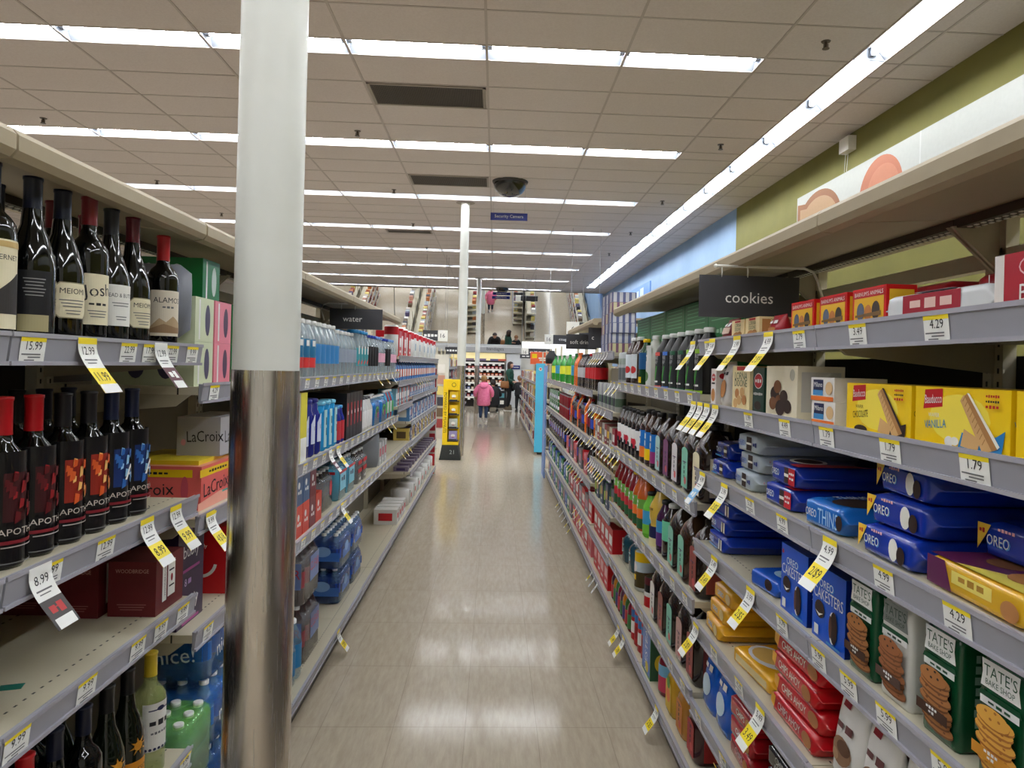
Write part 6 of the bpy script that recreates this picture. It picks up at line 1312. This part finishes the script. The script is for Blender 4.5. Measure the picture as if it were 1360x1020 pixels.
# ---------------------------------------------------------------- people
def skin(name, mat, chain_list, parent=None, levels=2):
    """chain_list: list of chains [(x,y,z,r),...]; chains share points by equal coordinates; first point is the root"""
    vs = []; rs = []; es = []; idx = {}
    for ch in chain_list:
        prev = None
        for p in ch:
            k = tuple(round(c, 4) for c in p[:3])
            if k not in idx: idx[k] = len(vs); vs.append(k); rs.append(p[3])
            i = idx[k]
            if prev is not None and prev != i: es.append((prev, i))
            prev = i
    me = bpy.data.meshes.new(name); me.from_pydata(vs, es, []); o = bpy.data.objects.new(name, me); COL.objects.link(o)
    m = o.modifiers.new('skin', 'SKIN'); m.use_smooth_shade = True
    for i, v in enumerate(me.skin_vertices[0].data):
        rr = rs[i]; v.radius = (rr, rr) if not isinstance(rr, tuple) else rr; v.use_root = (i == 0)
    s = o.modifiers.new('sub', 'SUBSURF'); s.levels = levels; s.render_levels = levels
    me.materials.append(mat)
    dg = bpy.context.evaluated_depsgraph_get(); ev = o.evaluated_get(dg)
    nm = bpy.data.meshes.new_from_object(ev); o.modifiers.clear(); o.data = nm; nm.name = name
    for p in nm.polygons: p.use_smooth = True
    if parent: o.parent = parent
    return o
SKN = C(206, 156, 130, .55); SKD = C(150, 104, 80, .55)
def hand(b0, wrist, d, s, mat, chains):
    """five finger chains growing from a palm point"""
    w = Vector(wrist); d = Vector(d).normalized(); side = d.cross(Vector((0, 1, 0)));
    if side.length < .1: side = d.cross(Vector((1, 0, 0)))
    side.normalize(); palm = w + d * .06 * s
    pk = (*[round(c, 4) for c in palm], .026 * s)
    chains.append([(*wrist, .022 * s), pk])
    for i, (o_, L) in enumerate(((-.024, .055), (-.008, .066), (.009, .062), (.025, .050))):
        k = palm + side * o_ * s + d * .03 * s; t = k + d * L * s * .5 + Vector((0, -.004, 0)); t2 = t + d * L * s * .45 + Vector((0, -.010 * s, 0))
        chains.append([pk, (*k, .009 * s), (*t, .008 * s), (*t2, .007 * s)])
    th = w + d * .035 * s + side * .03 * s; t2 = th + d * .03 * s + side * .018 * s
    chains.append([(*wrist, .022 * s), (*th, .010 * s), (*t2, .008 * s)])
def shoe(name, x, y, mat, parent, L=.24, rz=0, h=.08, sole=WHITE):
    b = MB(); b.M = Matrix.Translation((x, y, 0)) @ Matrix.Rotation(rz, 4, 'Z')
    b.loft([(.0, .042, L / 2, 0, 0, 2.6), (.022, .044, L / 2 * 1.02, 0, 0, 2.6)], sole, 20, 2.6)
    b.loft([(.022, .042, L / 2, 0, 0, 2.6), (.045, .040, L / 2 * .96, 0, 0, 2.4), (h * .9, .034, L * .32, 0, -L * .12, 2.2), (h * 1.3, .032, L * .2, 0, -L * .22, 2)], mat, 20, 2.6)
    return b.obj(name, parent)
def head(parent, c, s, skm, hairm, face=0., long=.0, name='head'):
    """head centred at c facing -y rotated by face; returns nothing. s = head height"""
    M = Matrix.Translation(c) @ Matrix.Rotation(face, 4, 'Z')
    b = MB(); b.M = M; r = s / 2
    b.loft([(-r * .98, r * .22, r * .25, 0, -r * .22, 2), (-r * .82, r * .45, r * .5, 0, -r * .16, 2.2), (-r * .45, r * .64, r * .76, 0, -r * .04, 2.2), (0, r * .72, r * .86, 0, 0, 2.2), (r * .4, r * .70, r * .86, 0, r * .04, 2.1), (r * .75, r * .5, r * .64, 0, r * .06, 2), (r * .97, r * .15, r * .2, 0, r * .06, 2)], skm, 24, 2.2)
    b.loft([(-.30 * r, .10 * r, .12 * r, 0, -.88 * r, 2), (-.12 * r, .13 * r, .17 * r, 0, -.92 * r, 2), (.15 * r, .06 * r, .08 * r, 0, -.84 * r, 2)], skm, 10, 2)
    for sx in (-1, 1): b.loft([(-.22 * r, .05 * r, .1 * r, sx * .72 * r, 0, 2), (0, .09 * r, .17 * r, sx * .74 * r, .02 * r, 2), (.2 * r, .06 * r, .12 * r, sx * .72 * r, .02 * r, 2)], skm, 10, 2)
    FF = lambda x, z, l: (x, -.84 * r * math.sqrt(max(.1, 1 - (x / (.74 * r)) ** 2)) - .012 * r - l, z)
    b.art([('e', -.27 * r, .05 * r, .2 * r, .1 * r, OFF), ('e', .27 * r, .05 * r, .2 * r, .1 * r, OFF), ('e', -.27 * r, .05 * r, .09 * r, .1 * r, INK), ('e', .27 * r, .05 * r, .09 * r, .1 * r, INK), ('r', -.27 * r, .2 * r, .24 * r, .04 * r, hairm), ('r', .27 * r, .2 * r, .24 * r, .04 * r, hairm), ('e', 0, -.5 * r, .32 * r, .09 * r, C(170, 90, 84, .5))], FF)
    b.obj(name, parent)
    h = MB(); h.M = M
    h.loft([(-long, r * (.5 if long > .1 else .6), r * .35, 0, r * .55, 2.2), (-r * .3, r * .80, r * .62, 0, r * .38, 2.2), (r * .15, r * .84, r * .80, 0, r * .2, 2.2), (r * .5, r * .82, r * .92, 0, r * .06, 2.2), (r * .85, r * .6, r * .7, 0, r * .07, 2), (r * 1.08, r * .12, r * .2, 0, r * .06, 2)], hairm, 24, 2.2)
    if long > .1:
        for sx in (-1, 1): h.loft([(-long * 1.1, r * .16, r * .3, sx * r * .62, r * .1, 2), (-r * .3, r * .2, r * .42, sx * r * .74, r * .08, 2), (r * .4, r * .14, r * .4, sx * r * .70, r * .05, 2)], hairm, 12, 2)
    h.obj('hair', parent)

# child in a long pink coat, walking away
PK = mat_noise('pink_fleece', (232, 112, 150), (242, 138, 172), 30, .8, .3)
e = empty('person', (-.30, 19.6, 0), PI)       # faces away from the camera: local -y looks down the aisle
DEN = C(44, 62, 92, .8)
legs = [[(0, 0, .60, .10), (-.06, 0, .56, .085), (-.075, -.04, .34, .062), (-.075, .06, .08, .042)], [(0, 0, .60, .10), (.06, 0, .56, .085), (.075, .0, .34, .062), (.075, .015, .08, .042)]]
skin('trousers', DEN, legs, e)
ch = [[(0, .0, .95, .05), (0, -.0, 1.06, .042)], [(0, .0, .95, .05), (-.15, .0, .92, .042), (-.21, .0, .74, .036), (-.20, -.10, .62, .026)], [(0, .0, .95, .05), (.15, .0, .92, .042), (.22, .0, .74, .036), (.20, -.10, .62, .026)]]
hand(None, (-.20, -.10, .62), (.1, -.5, -.6), .75, SKN, ch); hand(None, (.20, -.10, .62), (-.1, -.5, -.6), .75, SKN, ch)
skin('body', SKN, ch, e)
b = MB()
b.loft([(.42, .15, .12, 0, 0, 2.4), (.46, .185, .15, 0, 0, 2.4), (.60, .185, .15, 0, .01, 2.4), (.76, .17, .14, .0, .01, 2.4), (.90, .17, .125, 0, .01, 2.5), (.99, .155, .105, 0, .01, 2.4), (1.04, .09, .085, 0, .02, 2.2)], PK, 28, 2.4)
b.obj('coat', e)
skin('coat_sleeves', PK, [[(0, .01, .93, .10), (-.15, .01, .94, .075), (-.235, .01, .80, .062), (-.225, -.07, .66, .055)], [(0, .01, .93, .10), (.15, .01, .94, .075), (.245, .01, .80, .062), (.225, -.07, .66, .055)]], e)
b = MB(); b.loft([(.90, .05, .03, 0, .13, 2), (.95, .12, .05, 0, .12, 2.2), (1.03, .125, .06, 0, .08, 2.2), (1.07, .09, .045, 0, .05, 2.2)], PK, 20, 2.2); b.obj('hood', e)
head(e, (0, .0, 1.16), .20, SKN, C(150, 112, 66, .7), 0, .05)
shoe('shoe', -.075, .06, C(190, 186, 180, .6), e, .20); shoe('shoe', .075, -.02, C(190, 186, 180, .6), e, .20)
tag(e, 'child with light brown hair walking away in a long pink hooded coat', 'person')

# woman in a dark green hoodie, side on
GH = C(30, 70, 56, .8); BLKP = C(24, 24, 28, .8)
e = empty('person', (.50, 24.3, 0), PI * .42)
legs = [[(0, 0, .88, .15), (-.09, 0, .82, .105), (-.10, -.03, .46, .072), (-.10, .02, .12, .05)], [(0, 0, .88, .15), (.09, 0, .82, .105), (.10, .05, .46, .072), (.11, .10, .12, .05)]]
skin('trousers', BLKP, legs, e)
ch = [[(0, 0, 1.36, .07), (0, -.01, 1.47, .052)], [(0, 0, 1.36, .07), (-.18, 0, 1.33, .05), (-.22, .02, 1.08, .04), (-.17, -.20, .98, .028)], [(0, 0, 1.36, .07), (.18, 0, 1.33, .05), (.22, .02, 1.08, .04), (.15, -.20, .98, .028)]]
hand(None, (-.17, -.20, .98), (.2, -.9, -.1), 1., SKN, ch); hand(None, (.15, -.20, .98), (-.2, -.9, -.1), 1., SKN, ch); skin('body', SKN, ch, e)
b = MB(); b.loft([(.82, .18, .14, 0, 0, 2.3), (.90, .195, .15, 0, 0, 2.3), (1.08, .17, .135, 0, 0, 2.3), (1.25, .19, .14, 0, 0, 2.4), (1.37, .18, .11, 0, .01, 2.3), (1.43, .09, .08, 0, .01, 2.1)], GH, 28, 2.3); b.obj('hoodie', e)
skin('hoodie_sleeves', GH, [[(0, 0, 1.30, .13), (-.18, 0, 1.34, .085), (-.235, .02, 1.08, .068), (-.185, -.16, .99, .055)], [(0, 0, 1.30, .13), (.18, 0, 1.34, .085), (.235, .02, 1.08, .068), (.165, -.16, .99, .055)]], e)
head(e, (0, -.02, 1.57), .225, SKN, C(44, 28, 22, .6), -.3, .26)
shoe('boot', -.10, .0, C(96, 84, 66, .7), e, .27, h=.16); shoe('boot', .11, .08, C(96, 84, 66, .7), e, .27, h=.16)
tag(e, 'woman with long dark hair in a dark green hoodie and black trousers', 'person')
b = MB(); b.loft([(0, .13, .055, 0, 0, 4), (.03, .15, .065, 0, 0, 4), (.2, .14, .06, 0, 0, 4), (.24, .12, .04, 0, 0, 3)], C(150, 100, 58, .6), 24, 4); b.tube([(-.12, 0, .22), (-.06, 0, .42), (.0, .0, .5), (.06, 0, .42), (.12, 0, .22)], .008, C(120, 78, 44, .6), 8)
tag(b.obj('shoulder_bag', None, (.33, 23.98, .78), .25), 'tan shoulder bag hanging at the side of the woman in green', 'bag')

# child in dark clothes beside her
e = empty('person', (.83, 23.9, 0), PI * .9)
skin('trousers', BLKP, [[(0, 0, .58, .11), (-.07, 0, .54, .085), (-.075, -.01, .32, .062), (-.075, .01, .09, .045)], [(0, 0, .58, .11), (.07, 0, .54, .085), (.08, .02, .32, .062), (.08, .04, .09, .045)]], e)
ch = [[(0, 0, .95, .05), (0, -.0, 1.04, .042)], [(0, 0, .95, .05), (-.14, 0, .92, .04), (-.18, .0, .75, .034), (-.14, -.14, .80, .024)], [(0, 0, .95, .05), (.14, 0, .92, .04), (.18, .0, .75, .034), (.14, -.14, .80, .024)]]
hand(None, (-.14, -.14, .80), (.3, -.6, .4), .8, SKN, ch); hand(None, (.14, -.14, .80), (-.3, -.6, .4), .8, SKN, ch); skin('body', SKN, ch, e)
b = MB(); b.loft([(.52, .15, .12, 0, 0, 2.4), (.60, .165, .13, 0, 0, 2.4), (.8, .155, .12, 0, 0, 2.4), (.94, .15, .10, 0, 0, 2.3), (1.0, .08, .07, 0, .01, 2.1)], C(26, 26, 30, .8), 24, 2.4); b.obj('jacket', e)
skin('jacket_sleeves', C(26, 26, 30, .8), [[(0, 0, .90, .10), (-.14, 0, .92, .065), (-.19, .0, .75, .055), (-.15, -.11, .78, .045)], [(0, 0, .90, .10), (.14, 0, .92, .065), (.19, .0, .75, .055), (.15, -.11, .78, .045)]], e)
head(e, (0, -.01, 1.12), .20, SKN, C(140, 96, 60, .7), .3, .05)
shoe('shoe', -.075, -.02, BLACK, e, .21, sole=BLACK); shoe('shoe', .08, .02, BLACK, e, .21, sole=BLACK)
tag(e, 'small child in dark jacket and trousers standing beside the woman in green', 'person')

# adult crouching behind the pink coat, seen from behind
e = empty('person', (-.06, 23.3, 0), PI * 1.0)
DKJ = C(28, 26, 28, .85); TL = C(50, 62, 70, .8)
skin('trousers', TL, [[(0, .05, .34, .16), (-.12, -.05, .36, .11), (-.16, -.38, .48, .078), (-.15, -.12, .12, .052)], [(0, .05, .34, .16), (.12, -.05, .36, .11), (.15, -.30, .20, .078), (.13, .12, .10, .052)]], e)
ch = [[(0, -.08, .76, .08), (0, -.16, .86, .052)], [(0, -.08, .76, .08), (-.19, -.1, .72, .05), (-.24, -.28, .55, .04), (-.18, -.45, .55, .028)], [(0, -.08, .76, .08), (.19, -.1, .72, .05), (.24, -.28, .55, .04), (.18, -.45, .55, .028)]]
hand(None, (-.18, -.45, .55), (.2, -.9, .1), 1., SKN, ch); hand(None, (.18, -.45, .55), (-.2, -.9, .1), 1., SKN, ch); skin('body', SKN, ch, e)
b = MB(); b.loft([(.18, .20, .17, 0, .08, 2.4), (.30, .22, .19, 0, .08, 2.4), (.50, .215, .175, 0, .03, 2.4), (.68, .205, .14, 0, -.05, 2.4), (.79, .17, .11, 0, -.09, 2.2), (.84, .08, .07, 0, -.12, 2)], DKJ, 28, 2.4); b.obj('jacket', e)
skin('jacket_sleeves', DKJ, [[(0, -.06, .70, .14), (-.19, -.1, .73, .085), (-.255, -.28, .55, .068), (-.20, -.40, .55, .055)], [(0, -.06, .70, .14), (.19, -.1, .73, .085), (.255, -.28, .55, .068), (.20, -.40, .55, .055)]], e)
head(e, (0, -.20, .96), .225, SKN, C(40, 30, 26, .6), 0, .06)
shoe('sneaker', -.15, -.14, BLACK, e, .28); shoe('sneaker', .13, .10, BLACK, e, .28)
tag(e, 'adult in dark jacket crouching at the far shelves behind the child in pink', 'person')
# ---------------------------------------------------------------- camera and light
F_, PSI, ROLL = 940., .045, .026
CXP, CYP = 700.31, 486.10
cam = bpy.data.cameras.new('camera'); co = bpy.data.objects.new('camera', cam); COL.objects.link(co)
c, s = math.cos(PSI), math.sin(PSI); cr, sr = math.cos(ROLL), math.sin(ROLL)
fw = Vector((s, c, 0)); r0 = Vector((c, -s, 0)); u0 = Vector((0, 0, 1))
rt = cr * r0 + sr * u0; up = -sr * r0 + cr * u0
M = Matrix((rt, up, -fw)).transposed().to_4x4(); M.translation = Vector((0, 0, 1.55)); co.matrix_world = M
cam.sensor_fit = 'HORIZONTAL'; cam.sensor_width = 36; cam.lens = F_ / 1360 * 36
cam.shift_x = (680 - CXP) / 1360; cam.shift_y = (CYP - 510) / 1360
cam.clip_start = .02; cam.clip_end = 80
SC.camera = co
w = bpy.data.worlds.new('world'); SC.world = w; w.use_nodes = True
w.node_tree.nodes['Background'].inputs[0].default_value = (.8, .85, .9, 1); w.node_tree.nodes['Background'].inputs[1].default_value = .1
SC.view_settings.view_transform = 'Standard'; SC.view_settings.look = 'None'; SC.view_settings.gamma = 1; SC.view_settings.exposure = 1.12
SC.view_settings.use_curve_mapping = False
SC.cycles.max_bounces = 8; SC.cycles.diffuse_bounces = 4; SC.cycles.glossy_bounces = 4; SC.cycles.transparent_max_bounces = 16
SC.cycles.sample_clamp_indirect = 6; SC.cycles.caustics_reflective = False; SC.cycles.caustics_refractive = False
